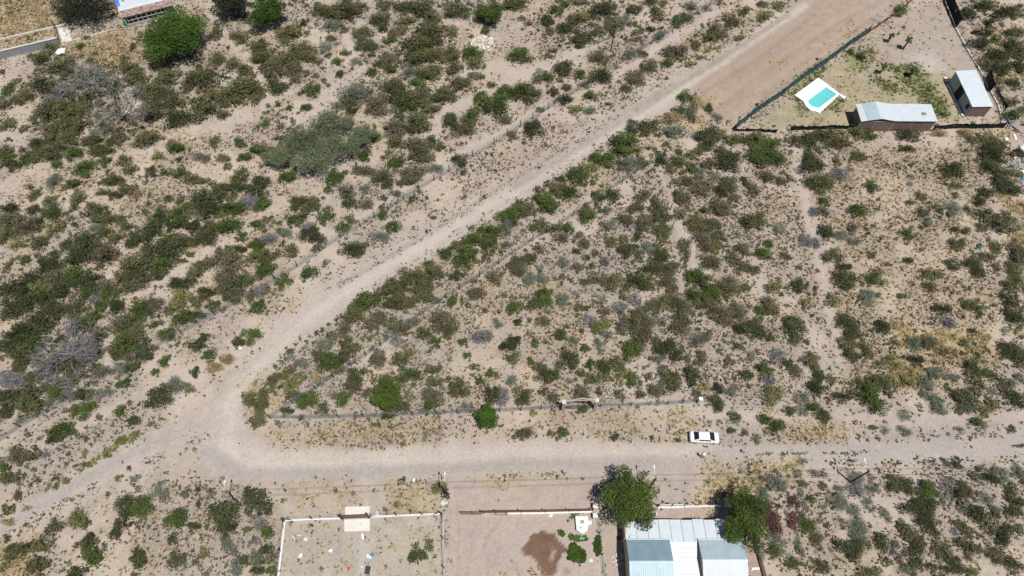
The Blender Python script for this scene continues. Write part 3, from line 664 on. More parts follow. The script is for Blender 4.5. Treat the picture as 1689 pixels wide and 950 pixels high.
# ------------------------------------------------------------------ rust roofed house at the upper edge
e0, e1 = Vector((*g(200, 30, 2.6), 2.6)), Vector((*g(268, 13, 2.6), 2.6)); ed = (e1-e0).normalized(); en = Vector((-ed.y, ed.x, 0))
if en.y < 0: en = -en
old = thing('rust_roofed_house', 'old house with rust streaked metal roof and a band of dark windows', 'house', (e0.x, e0.y, 0))
Lb = 11.0
def rp(a, d, z): return tuple(e0+ed*a+en*d+Vector((0, 0, z-2.6)))
mb = MB(); mb.wall(rp(.1, .35, 0)[:2], rp(Lb, .35, 0)[:2], -.2, .6, .2); mb.wall(rp(.1, .35, 0)[:2], rp(Lb, .35, 0)[:2], 2.25, 2.55, .2); mb.build('wall', M['plaster'], old)
mb = MB(); mb.wall(rp(.2, .5, 0)[:2], rp(.2, 9, 0)[:2], -.2, 2.6, .2); mb.build('wall', M['plaster'], old)
for k in range(4):
    a = .9+k*2.1
    mb = MB()
    for q in (0, .95, 1.9): mb.wall(rp(a+q-.025, .28, 0)[:2], rp(a+q+.025, .28, 0)[:2], .6, 2.25, .1)
    for z_ in (.6, 1.42, 2.2): mb.wall(rp(a, .28, 0)[:2], rp(a+1.9, .28, 0)[:2], z_, z_+.05, .096)
    wf = mb.build('window', M['white'], old)
    for q in (0, .95):
        for z_ in (.66, 1.48):
            mb = MB(); mb.wall(rp(a+q+.05, .31, 0)[:2], rp(a+q+.9, .31, 0)[:2], z_, z_+.71, .04); mb.build('pane', M['darkdoor'], wf)
for k in range(11):
    a, b_ = k*1.0-.1, k*1.0+.93; d = .02*(k % 2)
    sheet('roof_sheet', rp(a, 0, 2.6+d), rp(b_, 0, 2.6+d), rp(b_, 1.9, 2.95+d), rp(a, 1.9, 2.95+d), 4, M['rust'], old)
    sheet('roof_sheet', rp(a, 1.85, 3.0+d), rp(b_, 1.85, 3.0+d), rp(b_, 2.9, 3.2+d), rp(a, 2.9, 3.2+d), 4, M['whitesheet'], old)
    sheet('roof_sheet', rp(a, 2.85, 3.22+d), rp(b_, 2.85, 3.22+d), rp(b_, 10, 4.3+d), rp(a, 10, 4.3+d), 4, M['zinc'], old)
    if k in (1, 3, 6, 7, 9):
        sheet('rusted_patch', rp(a+.1, 4.2, 3.48+d), rp(b_-.35, 4.2, 3.48+d), rp(b_-.35, 6.4, 3.82+d), rp(a+.1, 6.4, 3.82+d), 3, M['rust'], old)
mb = MB(); mb.wall(rp(.12, .22, 0)[:2], rp(.55, .22, 0)[:2], .2, 2.2, .06); mb.build('shutter', M['greenpaint'], old)
mb = MB(); mb.box(-.0, 0, 0, .01, .01, .01)
o = sheet('blue_cover', rp(-.35, 3.2, 3.28), rp(.5, 3.2, 3.30), rp(.4, 8, 4.05), rp(-.4, 8, 4.02), 2, M['bluetarp'], old, amp=.06)
mb = MB(); mb.wall(rp(-.1, .15, 0)[:2], rp(.35, .15, 0)[:2], 2.65, 2.95, .05); mb.build('painted_flashing', M['yellow'], old)

# wall, kerbs and gate beside it
a, b = g(-8, 99), g(101, 73.5)
rw = thing('boundary_wall', 'grey rendered boundary wall with pale coping at the upper corner', 'wall', (*a, 0))
mb = MB(); mb.wall(a, b, -.2, 1.75, .2); mb.build('render_panel', M['concdark'], rw)
mb = MB(); mb.wall(a, (b[0]+.05, b[1]), 1.752, 1.85, .3); mb.build('coping', M['slab'], rw)
a, b = g(-8, 68), g(186, 23)
kb = thing('low_kerb', 'long low pale concrete kerb running behind the grey boundary wall', 'kerb', (*a, 0))
for p, q in zip(resample([a, b], 3.0)[:-1], resample([a, b], 3.0)[1:]):
    mb = MB(); mb.wall(p, lerp2(p, q, .985), -.1, .3, .25); mb.build('kerb_block', M['slab'], kb)
a, b = g(110, 70), g(181, 51)
kb = thing('low_kerb', 'short pale concrete kerb between the double gate and the windowed house', 'kerb', (*a, 0))
for p, q in zip(resample([a, b], 3.0)[:-1], resample([a, b], 3.0)[1:]):
    mb = MB(); mb.wall(p, lerp2(p, q, .985), -.1, .2, .2); mb.build('kerb_block', M['slab'], kb)
pv = thing('paving', 'worn pale concrete strip at the end of the grey boundary wall', 'paving', (*g(107, 58), 0))
mb = MB(); mb.prism([g(96, 48), g(113, 45), g(119, 66), g(104, 70)], -.05, .10); mb.build('slab', M['slab'], pv)
wire_fence('wire_fence', 'thin rusty wire fence along the kerb near the upper corner', 'fence', [(-6, 64), (50, 51), (92, 42)], 1.7, 3.0, 'brown', .05, False, None, 4)
gt = thing('iron_gate', 'dark iron gate standing open at the end of the grey wall', 'gate', (*g(100, 71), 0))
A, B = g(100, 71), g(93.5, 47)
mb = MB(); mb.tube((*A, 0), (*A, 2.4), .07, .07, 6); mb.tube((*B, 0), (*B, 2.4), .07, .07, 6); mb.build('gate_post', M['steel'], gt)
mb = MB()
for z_ in (.2, 1.1, 2.0): mb.tube((*A, z_), (*B, z_), .03, .03, 4)
for k in range(9): p = lerp2(A, B, k/8); mb.tube((*p, .2), (*p, 2.0), .018, .018, 4)
mb.build('gate_leaf', M['steel'], gt)
for px_, lab, mt_, h_ in [((160, 77), 'leaning white post in dry grass below the windowed house', 'white', 1.9), ((80, 47), 'thin ochre post on the kerb behind the grey wall', 'yellow', 1.6), ((1593, 75), 'dark post beside the grey shed boundary fence', 'post', 2.4), ((181, 24), 'pale post where the long kerb meets the house', 'white', 1.8)]:
    p = g(*px_); o = MB(); o.tube((*p, -.2), (p[0]+.1, p[1]+.05, h_), .07, .06, 6); o.box(p[0]-.16, p[1]-.16, -.1, p[0]+.16, p[1]+.16, .12); tag(o.build('post', M[mt_], None, False, (*p, 0)), lab, 'post')
# ------------------------------------------------------------------ fences
wire_fence('wire_fence', 'long chain link fence on a concrete footing along the scrub side of the diagonal road', 'fence',
  [(-14,737),(34,704),(79,679),(147,638),(253,576),(300,550),(355,520),(418,484),(491,440),(528,415),(562,392),(595,374),(641,346),(691,312),(741,283),(780,258),(815,238),(879,196),(953,150),(1056,84),(1148,24),(1210,-12)], 2.0, 4.0, foot=(.12, .06, 'concdark'))
wire_fence('wire_fence', 'chain link fence on a pale footing crossing the wedge lot beside the diagonal road', 'fence',
  [(446,690),(522,642),(580,604),(628,571),(662,544),(694,521),(736,492),(759,478),(791,457),(823,436),(845,421),(879,398),(922,373),(945,357),(982,332),(1048,286),(1093,258)], 2.0, 3.6, foot=(.14, .08, 'conc'))
wire_fence('wire_fence', 'chain link fence along the level road from the sharp corner to the arch gate', 'fence', [(446,690),(500,690),(560,689),(640,687),(720,683),(790,680),(859,677),(926,673)], 1.9, 3.8, foot=(.12, .05, 'concdark'))
wire_fence('wire_fence', 'sagging wire fence between the arch gate and the white end post', 'fence', [(990,671),(1040,669),(1100,667),(1150,663)], 1.7, 3.2, foot=(.2, .08, 'concdark'))
wire_fence('wire_fence', 'overgrown wire fence dividing the two scrub lots below the wedge tip', 'fence', [(1094,262),(1097,287),(1104,310),(1106,345),(1109,374),(1117,410),(1121,450),(1126,487),(1132,530),(1135,586),(1138,638),(1143,661)], 1.8, 4.2, foot=None, mesh=False)
p = g(1152, 664); o = MB(); o.box(p[0]-.22, p[1]-.22, -.2, p[0]+.22, p[1]+.22, 1.6); o.box(p[0]-.28, p[1]-.28, 1.602, p[0]+.28, p[1]+.28, 1.72)
tag(o.build('end_post', M['white'], None, False, (*p, 0)), 'square white end post where two wire fences meet', 'post')
net_fence('netting_fence', 'dark green shade netting fence along the scraped yard above the pool', [(1211,216),(1240,191),(1262,176),(1289,158),(1316,136),(1363,104),(1395,80),(1432,55)], 2.1, 4.2, 'net', seed=1, r=.06)
net_fence('netting_fence', 'low brown boarded strip of fence near the palms at the upper edge', [(1432,55),(1476,25),(1497,8),(1512,-6)], .9, 3.0, 'brown', seed=2, sag=.05)
net_fence('netting_fence', 'sagging black netting at the sharp tip of the pool lot', [(1212,217),(1232,217),(1252,217),(1280,219)], 1.1, 2.6, 'netblack', seed=3, sag=.35, ragged=.3)
net_fence('netting_fence', 'black netting between the rounded pool and the brick shed', [(1303,215),(1340,214),(1375,213),(1404,213)], 1.3, 4.0, 'netblack', seed=4, ragged=.3)
net_fence('netting_fence', 'black netting between the brick shed and the rubbish heap', [(1536,216),(1570,212),(1610,212),(1655,211)], 1.5, 3.8, 'netblack', seed=5, ragged=.25)
net_fence('netting_fence', 'tall black netting beside the drive at the upper edge', [(1557,-6),(1562,8),(1570,28),(1577,46)], 2.6, 3.5, 'netblack', seed=6)
net_fence('netting_fence', 'square of black netting standing behind the grey shed', [(1632,152),(1643,158),(1626,127)][::2], 2.2, 3.0, 'netblack', seed=8)
net_fence('netting_fence', 'low black netting strip in scrub behind the grey shed', [(1642,150),(1650,165),(1659,181)], .9, 2.6, 'netblack', seed=9)
wire_fence('wire_fence', 'wire fence on a pale footing between the grey shed and the scrub', 'fence', [(1576,46),(1592,76),(1604,96),(1617,117),(1631,145),(1646,172),(1656,206)], 1.7, 3.0, foot=(.3, .2, 'slab'))

# arch gate
gL, gR = g(928.5, 675), g(981, 672.5)
ag = thing('arch_gate', 'pale steel arch gateway with two masonry pillars in the lower fence', 'gate', (*lerp2(gL, gR, .5), 0))
for p in (gL, gR):
    mb = MB(); mb.box(p[0]-.24, p[1]-.24, -.2, p[0]+.24, p[1]+.24, 3.2); pl = mb.build('pillar', M['conc'], ag)
    mb = MB(); mb.box(p[0]-.3, p[1]-.3, 3.202, p[0]+.3, p[1]+.3, 3.32); mb.build('cap', M['slab'], pl)
mb = MB(); N = 10; tops = []
for k in range(N+1):
    x, y = lerp2(gL, gR, k/N); t_ = 1-abs(k/N*2-1); tops.append((x, y, 3.38+1.05*t_))
mb.path(tops, .10, 6); mb.build('arch_beam', M['conc'], ag)
mb = MB(); mb.path([(x, y, 3.25+.35*(1-abs(k/N*2-1))) for k, (x, y, z) in enumerate(tops)], .06, 6); mb.build('tie_beam', M['conc'], ag)
mb = MB()
for k in range(1, N): x, y, z = tops[k]; mb.tube((x, y, 3.27+.35*(1-abs(k/N*2-1))), (x, y, z), .03, .03, 4)
mb.build('strut', M['slab'], ag)
mb = MB()
a, b = lerp2(gL, gR, .09), lerp2(gL, gR, .91)
for z_ in (.25, 1.0, 1.75): mb.tube((*a, z_), (*b, z_), .035, .035, 5)
for k in range(17): p = lerp2(a, b, k/16); mb.tube((*p, .25), (*p, 1.75), .015, .015, 4)
mb.build('gate_leaf', M['steel'], ag)

# ------------------------------------------------------------------ lower plots
def lowwall(name, label, px, h, th, mt, blocks=4.0):
    P = [g(*p) for p in px]; f = thing(name, label, 'wall', (*P[0], 0)); Q = resample(P, blocks)
    for a, b in zip(Q[:-1], Q[1:]):
        mb = MB(); mb.wall(a, lerp2(a, b, .992), -.2, h, th); mb.build('wall_block', M[mt], f)
    return f
lowwall('low_wall', 'low white wall along the road edge of the empty plot, before the brown gate', [(471,859),(510,857),(563,855.5)], .32, .26, 'white')
lowwall('low_wall', 'low white wall along the road edge of the empty plot, after the brown gate', [(612,853),(660,851),(727,848)], .32, .26, 'white')
lowwall('low_wall', 'low white wall down the outer side of the empty plot', [(470.5,861),(466,900),(459,960)], .36, .28, 'white')
lowwall('low_wall', 'low pale wall between the empty plot and the bare yard', [(730,850),(731,890),(733.5,960)], .36, .34, 'conc')
def postrow(name, label, px, h, r=.075, mt='steel', wires=3):
    P = [g(*p) for p in px]; f = thing(name, label, 'fence', (*P[0], 0)); ox, oy = P[0]
    for p in P: put('post', postmesh(h, r, M[mt]), f, (p[0]-ox, p[1]-oy, 0), (R(random.uniform(-3, 3)), R(random.uniform(-3, 3)), 0))
    mb = MB()
    for a, b in zip(P[:-1], P[1:]):
        for k in range(wires): mb.tube((*a, h*(.25+.7*k/max(1, wires-1))), (*b, h*(.25+.7*k/max(1, wires-1))), .01, .01, 3)
    mb.build('wire', M['wire'], f)
    b0 = MB(); a = P[0]; q = lerp2(P[0], P[1], min(.9, 1.3/math.dist(P[0], P[1]))); b0.tube((*a, h*.8), (*q, .1), .045, .045, 5); b0.build('brace', M[mt], f)
postrow('post_fence', 'dark post and wire fence standing on the white wall before the brown gate', [(470,859.5),(516,856.5),(562,855)], 2.0)
postrow('post_fence', 'dark post and wire fence standing on the white wall after the brown gate', [(727.5,848.6),(697,850),(655,851.5),(614,853.5)], 2.0)
postrow('post_fence', 'dark post and wire fence on the outer white wall of the empty plot', [(470.3,860.5),(464,909),(459,960)], 2.0)
postrow('post_fence', 'dark post and wire fence between the empty plot and the bare yard', [(730,849.5),(731,889),(733,938),(734,970)], 2.0)
ga, gb = g(565, 855.5), g(608.5, 853.5)
bg_ = thing('brown_gate', 'brown steel gate standing across the pale concrete pad', 'gate', (*lerp2(ga, gb, .5), 0))
for k in range(4):
    a, b = lerp2(ga, gb, k/4+.008), lerp2(ga, gb, (k+1)/4-.008); mb = MB(); mb.wall(a, b, .12, 1.65, .05); mb.build('panel', M['brown'], bg_)
for p in (ga, gb):
    mb = MB(); mb.box(p[0]-.14, p[1]-.14, -.2, p[0]+.14, p[1]+.14, 2.1); mb.build('gate_post', M['steel'], bg_)
mb = MB(); mb.wall(ga, gb, 1.652, 1.72, .09); mb.build('top_rail', M['brown'], bg_)
pad = thing('concrete_pad', 'pale concrete pad on both sides of the brown gate', 'pad', (*g(589, 856), 0))
mb = MB(); mb.prism([g(569.5,836), g(610,835), g(609.5,852.6), g(569,854.2)], -.1, .09); mb.build('slab', M['slab'], pad)
mb = MB(); mb.prism([g(568,857), g(610.3,855.6), g(610.5,876), g(568,877)], -.1, .09); mb.build('slab', M['slab'], pad)
mb = MB(); mb.prism([g(568,877.2), g(610.5,876.2), g(610.5,882), g(568,883)], -.1, .035); mb.build('ramp', mat('pink_rubble', (.40,.31,.27), .95, noise=.1), pad)
# sliding gate and brown sheet fence
sa, sb = g(761, 848.5), g(837, 849.2)
sg = thing('sliding_gate', 'rusty brown lattice sliding gate at the mouth of the bare yard', 'gate', (*lerp2(sa, sb, .5), 0))
mb = MB()
for z_ in (.15, 1.55): mb.tube((*sa, z_), (*sb, z_), .05, .05, 4)
for k in range(5): p = lerp2(sa, sb, k/4); mb.tube((*p, .15), (*p, 1.55), .045, .045, 4)
mb.build('frame', M['brown'], sg)
mb = MB(); n = 34
for k in range(n):
    for d in (0, 1):
        p, q = lerp2(sa, sb, k/n), lerp2(sa, sb, min(1, (k+1.6)/n)); mb.tube((*p, .15 if d else 1.55), (*q, 1.55 if d else .15), .014, .014, 3)
mb.build('lattice', M['brown'], sg)
fp = [g(u, v) for u, v in ((795,846.5),(819,846),(859,845.5),(899,845),(938,844),(977,843))]
sf = thing('sheet_fence', 'low rusty brown sheet fence on a white footing across the bare yard', 'fence', (*fp[0], 0))
for a, b in zip(fp[:-1], fp[1:]):
    mb = MB(); mb.wall(a, lerp2(a, b, .99), .22, 1.35, .05); mb.build('panel', M['brown'], sf)
    mb = MB(); mb.wall((a[0], a[1]-.12), (lerp2(a, b, .99)[0], lerp2(a, b, .99)[1]-.12), -.2, .2, .25); mb.build('footing', M['white'], sf)
for p in fp: put('post', postmesh(1.9, .08, M['steel']), sf, (p[0]-fp[0][0], p[1]-fp[0][1], 0))
for px_, lab in (((981, 837), 'pale block pillar beside the tree, on the road side of the sheet fence'), ((981, 852.5), 'pale block pillar beside the tree, on the yard side of the sheet fence')):
    p = g(*px_); mb = MB(); mb.box(p[0]-.32, p[1]-.32, -.2, p[0]+.32, p[1]+.32, .9); mb.box(p[0]-.36, p[1]-.36, .902, p[0]+.36, p[1]+.36, 1.0); tag(mb.build('pillar', M['slab'], None, False, (*p, 0)), lab, 'pillar')
# cistern
cp = [(949,851.5),(969,851),(970.5,858.5),(976,858.5),(975.5,865),(970.5,866),(969,875.5),(960,880.5),(951,874)]
ci = thing('cistern', 'white concrete cistern with a small grated hatch beside the yard grass', 'cistern', (*g(960, 866), 0))
mb = MB(); mb.prism([g(*p, .6) for p in cp], -.2, .6); mb.build('tank', M['white'], ci)
q0, q1 = g(957, 857.5, .62), g(964, 864, .62); mb = MB(); mb.box(q0[0], q1[1], .602, q1[0], q0[1], .68); hc = mb.build('hatch', M['slab'], ci)
mb = MB()
for k in range(6): x = q0[0]+.07+(q1[0]-q0[0]-.14)*k/5; mb.box(x-.035, q1[1]+.06, .682, x+.035, q0[1]-.06, .70)
mb.build('grate', M['concdark'], hc)
q = g(958, 871, .6); mb = MB(); mb.tube((*q, .602), (*q, .95), .07, .07, 8); mb.build('vent_pipe', M['concdark'], ci)
# house front fence and side fences
hp = [g(u, v) for u, v in ((1085,835.5),(1107,835),(1128,834.5),(1150,834),(1170,833.5),(1190,833))]
hf = thing('front_fence', 'broken white panel fence with dark posts before the metal roofed house', 'fence', (*hp[0], 0))
for k, (a, b) in enumerate(zip(hp[:-1], hp[1:])):
    if k < 2: mb = MB(); mb.wall(lerp2(a, b, .06), lerp2(a, b, .95), .1, 1.1, .09); mb.build('panel', M['white'], hf)
    mb = MB(); mb.wall((a[0], a[1]-.15), (lerp2(a, b, .99)[0], lerp2(a, b, .99)[1]-.15), -.2, .12 if k < 2 else .3, .3); mb.build('footing', M['slab'], hf)
for p in hp: put('post', postmesh(1.9, .09, M['steel']), hf, (p[0]-hp[0][0], p[1]-hp[0][1], 0), (0, R(random.uniform(-6, 6)), 0))
wire_fence('wire_fence', 'wire fence on a crumbling footing between the bare yard and the house', 'fence', [(986.5,852),(989,880),(993,915),(999,962)], 1.6, 4.0, foot=(.22, .1, 'concdark'), mesh=False)
wa, wb = g(1243, 893), g(1263, 962)
wf = thing('paling_fence', 'grey timber paling fence at the outer side of the metal roofed house', 'fence', (*wa, 0)); Lw = math.dist(wa, wb); npal = 34
for k in range(npal):
    a, b = lerp2(wa, wb, k/npal), lerp2(wa, wb, (k+.72)/npal); mb = MB(); mb.wall(a, b, 0, 1.25+random.uniform(-.12, .1), .03); mb.build('board', M['wood'], wf)
mb = MB()
for z_ in (.35, 1.0): mb.wall((wa[0]+.05, wa[1]), (wb[0]+.05, wb[1]), z_, z_+.08, .04)
mb.build('rail', M['wood'], wf)
a, b = g(1239, 938.5), g(1252, 938); mb = MB(); mb.wall(a, b, .06, .26, .3); mb.box(a[0]-.02, a[1]-.25, .0, a[0]+.15, a[1]+.25, .06)
tag(mb.build('white_beam', M['white'], None, False, (*a, 0)), 'white beam lying between the house and the paling fence', 'beam')
# ------------------------------------------------------------------ street lamps and cables
def lamp(px, label, mt='post', h=6.1, lean=(0, 0)):
    x, y = g(*px); t_ = thing('street_lamp', label, 'street lamp', (x, y, 0), 'street lamps along the lower road')
    mb = MB(); mb.tube((x, y, -.4), (x+lean[0], y+lean[1], h), .15, .10, 8); mb.build('pole', M[mt], t_)
    ax, ay, az = x+lean[0]*.85, y+lean[1]*.85, h*.86; pts = [(ax, ay+.08, az), (ax-.02, ay+.5, az+.28), (ax-.04, ay+.95, az+.46), (ax-.06, ay+1.45, az+.55)]
    mb = MB(); mb.path(pts, .035, 6); mb.build('arm', M['white'], t_)
    mb = MB(); mb.loft([[(ax-.06+dx*s_, ay+1.4+k*.18, az+.55+dz*s_) for dx, dz in ((-.12, 0), (-.07, .07), (.07, .07), (.12, 0), (.07, -.05), (-.07, -.05))] for k, s_ in enumerate((.4, 1, 1.1, .5))]); mb.build('lamp_head', M['white'], t_)
    mb = MB(); mb.box(x+lean[0]-.05, y+lean[1]-.45, h-.35, x+lean[0]+.05, y+lean[1]+.45, h-.25); mb.build('cross_arm', M['post'], t_)
    return (x+lean[0], y+lean[1], h-.22)
lamps = [lamp((391, 830.5), 'street lamp on a pale grey pole between two dark olive bushes', 'conc'), lamp((739, 817), 'street lamp beside the drive mouth, by three white blocks'),
         lamp((1070, 806), 'street lamp rising behind the broad shade tree'), lamp((1403, 795), 'street lamp standing in silvery bushes with a dark pole')]
ex = g(1760, 792); lamps.append((ex[0], ex[1], 5.9))
for side, lab in ((-.42, 'thin black power cable on the house side of the street lamps'), (.42, 'thin black power cable on the road side of the street lamps')):
    mb = MB()
    for a, b in zip(lamps[:-1], lamps[1:]):
        pts = [(a[0]+(b[0]-a[0])*k/14, a[1]+(b[1]-a[1])*k/14+side, a[2]+(b[2]-a[2])*k/14-.55*(1-(2*k/14-1)**2)) for k in range(15)]
        mb.path(pts, .016, 4)
    o = mb.build('power_cable', M['steel'], None, False, (lamps[0][0], lamps[0][1], 0)); tag(o, lab, 'cable')
x, y = g(1007, 84); up = thing('utility_pole', 'tall dark timber pole standing alone in scrub above the diagonal road', 'pole', (x, y, 0))
mb = MB(); mb.tube((x, y, -.4), (x+.15, y, 5.9), .15, .11, 8); mb.build('pole', M['post'], up)
mb = MB(); mb.box(x-.35, y-.05, 5.45, x+.65, y+.05, 5.57); mb.build('cross_arm', M['post'], up)

# ------------------------------------------------------------------ car
def make_car(px, rot, label):
    x, y = g(*px); c = thing('white_car', label, 'car', (x, y, gh(x, y)+.0)); c.rotation_euler.z = rot
    def cb(mb, name, mt, par=c, smooth=False):
        me_ = mb.mesh(name, mt, (0, 0, 0), smooth); o = bpy.data.objects.new(name, me_); COL.objects.link(o); o.parent = par; return o
    def ring(x_, w_, zb, zt, rnd=.16):
        return [(x_, -w_+rnd*.3, zb), (x_, -w_, zb+.12), (x_, -w_, zt-.22), (x_, -w_+.05, zt-.09), (x_, -w_+.18, zt-.01), (x_, 0, zt+.03), (x_, w_-.18, zt-.01), (x_, w_-.05, zt-.09), (x_, w_, zt-.22), (x_, w_, zb+.12), (x_, w_-rnd*.3, zb)]
    st = [(-2.22,.60,.42,.72),(-2.17,.74,.30,.86),(-2.0,.83,.24,.96),(-1.6,.87,.22,1.0),(-1.0,.88,.20,.98),(0,.88,.20,.95),(.8,.88,.20,.96),(1.2,.87,.22,.95),(1.7,.85,.24,.87),(2.0,.80,.26,.78),(2.18,.68,.32,.66),(2.24,.52,.40,.58)]
    mb = MB(); mb.loft([ring(*s_) for s_ in st]); cb(mb, 'body', M['carpaint'], smooth=True)
    gl = [(-1.62,.70,.99,1.0),(-1.05,.66,.97,1.33),(-.75,.64,.97,1.42),(0,.64,.96,1.46),(.35,.64,.96,1.43),(.62,.63,.96,1.36),(1.48,.70,.93,.95)]
    def gr(x_, w_, zb, zt): 
        return [(x_, -.76, zb-.04), (x_, -w_-.04, zb+(zt-zb)*.55), (x_, -w_+.06, zt-.03), (x_, 0, zt+.02), (x_, w_-.06, zt-.03), (x_, w_+.04, zb+(zt-zb)*.55), (x_, .76, zb-.04)]
    mb = MB(); mb.loft([gr(*s_) for s_ in gl]); cb(mb, 'cabin', M['carpaint'], smooth=True)
    def slab4(name, p, n_, th=.015):
        mb = MB(); n_ = Vector(n_).normalized()*th; P = [Vector(q) for q in p]
        mb.hexa([tuple(q) for q in P], [tuple(q+n_) for q in P]); return cb(mb, name, M['glass'])
    slab4('windscreen', [(.68,-.57,1.365),(1.46,-.68,.985),(1.46,.68,.985),(.68,.57,1.365)], (.5, 0, .86), .03)
    slab4('rear_window', [(-1.62,-.63,1.04),(-.96,-.56,1.375),(-.96,.56,1.375),(-1.62,.63,1.04)], (-.5, 0, .86), .03)
    for s_ in (-1, 1):
        for a, b, za, zb_ in ((-.95,-.12,1.30,1.385),(-.02,.78,1.385,1.27)):
            q = [(a,s_*.735,1.0),(b+(.22 if b > .5 else 0),s_*.735,1.0),(b,s_*.655,zb_-.03),(a+(.12 if a < -.5 else 0),s_*.655,za-.02)]
            slab4('side_window', q if s_ < 0 else q[::-1], (0, s_, .35), .02)
        mb = MB(); mb.loft([[(x_, s_*(.90+dy), z_+dz) for dy, dz in ((0, -.05), (.16, -.05), (.18, .05), (0, .06))] for x_, z_ in ((.78, 1.02), (.95, 1.0))]); cb(mb, 'mirror', M['carpaint'])
        mb = MB(); mb.box(1.98, s_*.62-.14, .60, 2.2, s_*.62+.14, .74); cb(mb, 'headlight', M['lampclear'])
        mb = MB(); mb.box(-2.22, s_*.62-.10, .66, -2.12, s_*.62+.10, .80); cb(mb, 'tail_light', M['lampred'])
        for a in (-.75, .2): mb = MB(); mb.box(a, s_*.885-.02, .80, a+.18, s_*.885+.02, .83); cb(mb, 'door_handle', M['rim'])
        for wx in (-1.36, 1.36):
            mb = MB(); mb.tube((wx, s_*.68, .31), (wx, s_*.90, .31), .31, .31, 18); ty = cb(mb, 'tyre', M['rubber'])
            mb = MB(); mb.tube((wx, s_*.895, .31), (wx, s_*.915, .31), .19, .18, 12); cb(mb, 'rim', M['rim'], ty)
    mb = MB(); mb.box(2.16, -.45, .36, 2.27, .45, .48); cb(mb, 'grille', M['steel'])
    return c
make_car((1160, 723), R(-2.5), 'white saloon car parked on the grassy verge of the level road')

# ------------------------------------------------------------------ people
def person(px, face, label, shirt, hat=None, stride=.12):
    x, y = g(*px); z0 = gh(x, y); c = thing('person', label, 'person', (x, y, z0))
    V = []; E = []; RD = []
    def add(p, r_, par=None):
        V.append(p); RD.append(r_); i = len(V)-1
        if par is not None: E.append((par, i))
        return i
    pel = add((0, 0, .95), .15); sp = add((.02, 0, 1.15), .145, pel); ch = add((.02, 0, 1.36), .155, sp); nk = add((.02, 0, 1.50), .062, ch); hd = add((.04, 0, 1.60), .085, nk); tp = add((.045, 0, 1.70), .075, hd)
    add((.13, 0, 1.59), .022, hd)
    for s_ in (-1, 1):
        hp_ = add((0, s_*.10, .90), .095, pel); kn = add((.04+s_*stride*.5, s_*.11, .50), .062, hp_); an = add((s_*stride-.02, s_*.11, .09), .042, kn); add((s_*stride+.15, s_*.13, .04), .038, an)
        sh = add((.02, s_*.19, 1.42), .065, ch); el = add((.0+s_*.05, s_*.26, 1.16), .045, sh); wr = add((.12+s_*.03, s_*.25, .94), .030, el); pm = add((.15+s_*.03, s_*.245, .87), .034, wr)
        for k, (dx, dl) in enumerate(((-.03, .072), (-.01, .082), (.01, .078), (.03, .062))):
            a = add((.15+s_*.03+dx, s_*.24, .80), .010, pm); add((.16+s_*.03+dx, s_*.225, .80-dl*.6), .009, a)
        th_ = add((.19+s_*.03, s_*.225, .86), .012, pm); add((.21+s_*.03, s_*.21, .82), .010, th_)
    me_ = bpy.data.meshes.new('body_frame'); me_.from_pydata(V, E, []); ob = bpy.data.objects.new('body', me_); COL.objects.link(ob)
    sk = ob.modifiers.new('Skin', 'SKIN')
    for i, r_ in enumerate(RD): me_.skin_vertices[0].data[i].radius = (r_, r_)
    me_.skin_vertices[0].data[0].use_root = True
    ob.modifiers.new('Sub', 'SUBSURF').levels = 1
    dg = bpy.context.evaluated_depsgraph_get(); bm_ = bpy.data.meshes.new_from_object(ob.evaluated_get(dg))
    ob.modifiers.clear(); ob.data = bm_; bm_.name = 'body'
    bm_.materials.clear()
    for k in ('skin', shirt, 'trousers', 'shoe'): bm_.materials.append(M[k])
    for p in bm_.polygons:
        q = p.center; p.use_smooth = True; arm = abs(q.y) > .2 and q.z < 1.2
        p.material_index = 3 if q.z < .10 else (0 if (q.z > 1.47 or (abs(q.y) > .19 and q.z < 1.10)) else (1 if q.z > .95 or arm else 2))
    ob.parent = c
    mb = MB(); rings = []
    for k, (z_, r_) in enumerate(((1.60, .095), (1.68, .105), (1.74, .085), (1.775, .03))): rings.append([(.025+math.cos(a*.5236)*r_, math.sin(a*.5236)*r_*.92, z_+(.05 if k == 0 and math.cos(a*.5236) > .3 else 0)) for a in range(12)])
    mb.loft(rings); hm = mb.mesh('hat' if hat else 'hair', M[hat or 'hair'], (0, 0, 0), True); h_ = bpy.data.objects.new('hat' if hat else 'hair', hm); COL.objects.link(h_); h_.parent = c
    if hat:
        mb = MB(); mb.loft([[(.03+math.cos(a*.5236)*r_*1.15, math.sin(a*.5236)*r_, z_) for a in range(12)] for z_, r_ in ((1.655, .10), (1.645, .19), (1.66, .19), (1.67, .10))]); b_ = mb.mesh('brim', M[hat], (0, 0, 0), True); q = bpy.data.objects.new('brim', b_); COL.objects.link(q); q.parent = h_
    c.rotation_euler.z = face; c.scale = (1.05, 1.05, 1.05)
person((1156.5, 754.5), R(60), 'person in pale blue top, white hat and dark trousers on the road below the car', 'shirt', 'cap')
person((1067, 782.5), R(40), 'person in lilac shirt and dark trousers beside the broad shade tree', 'lilac', None)
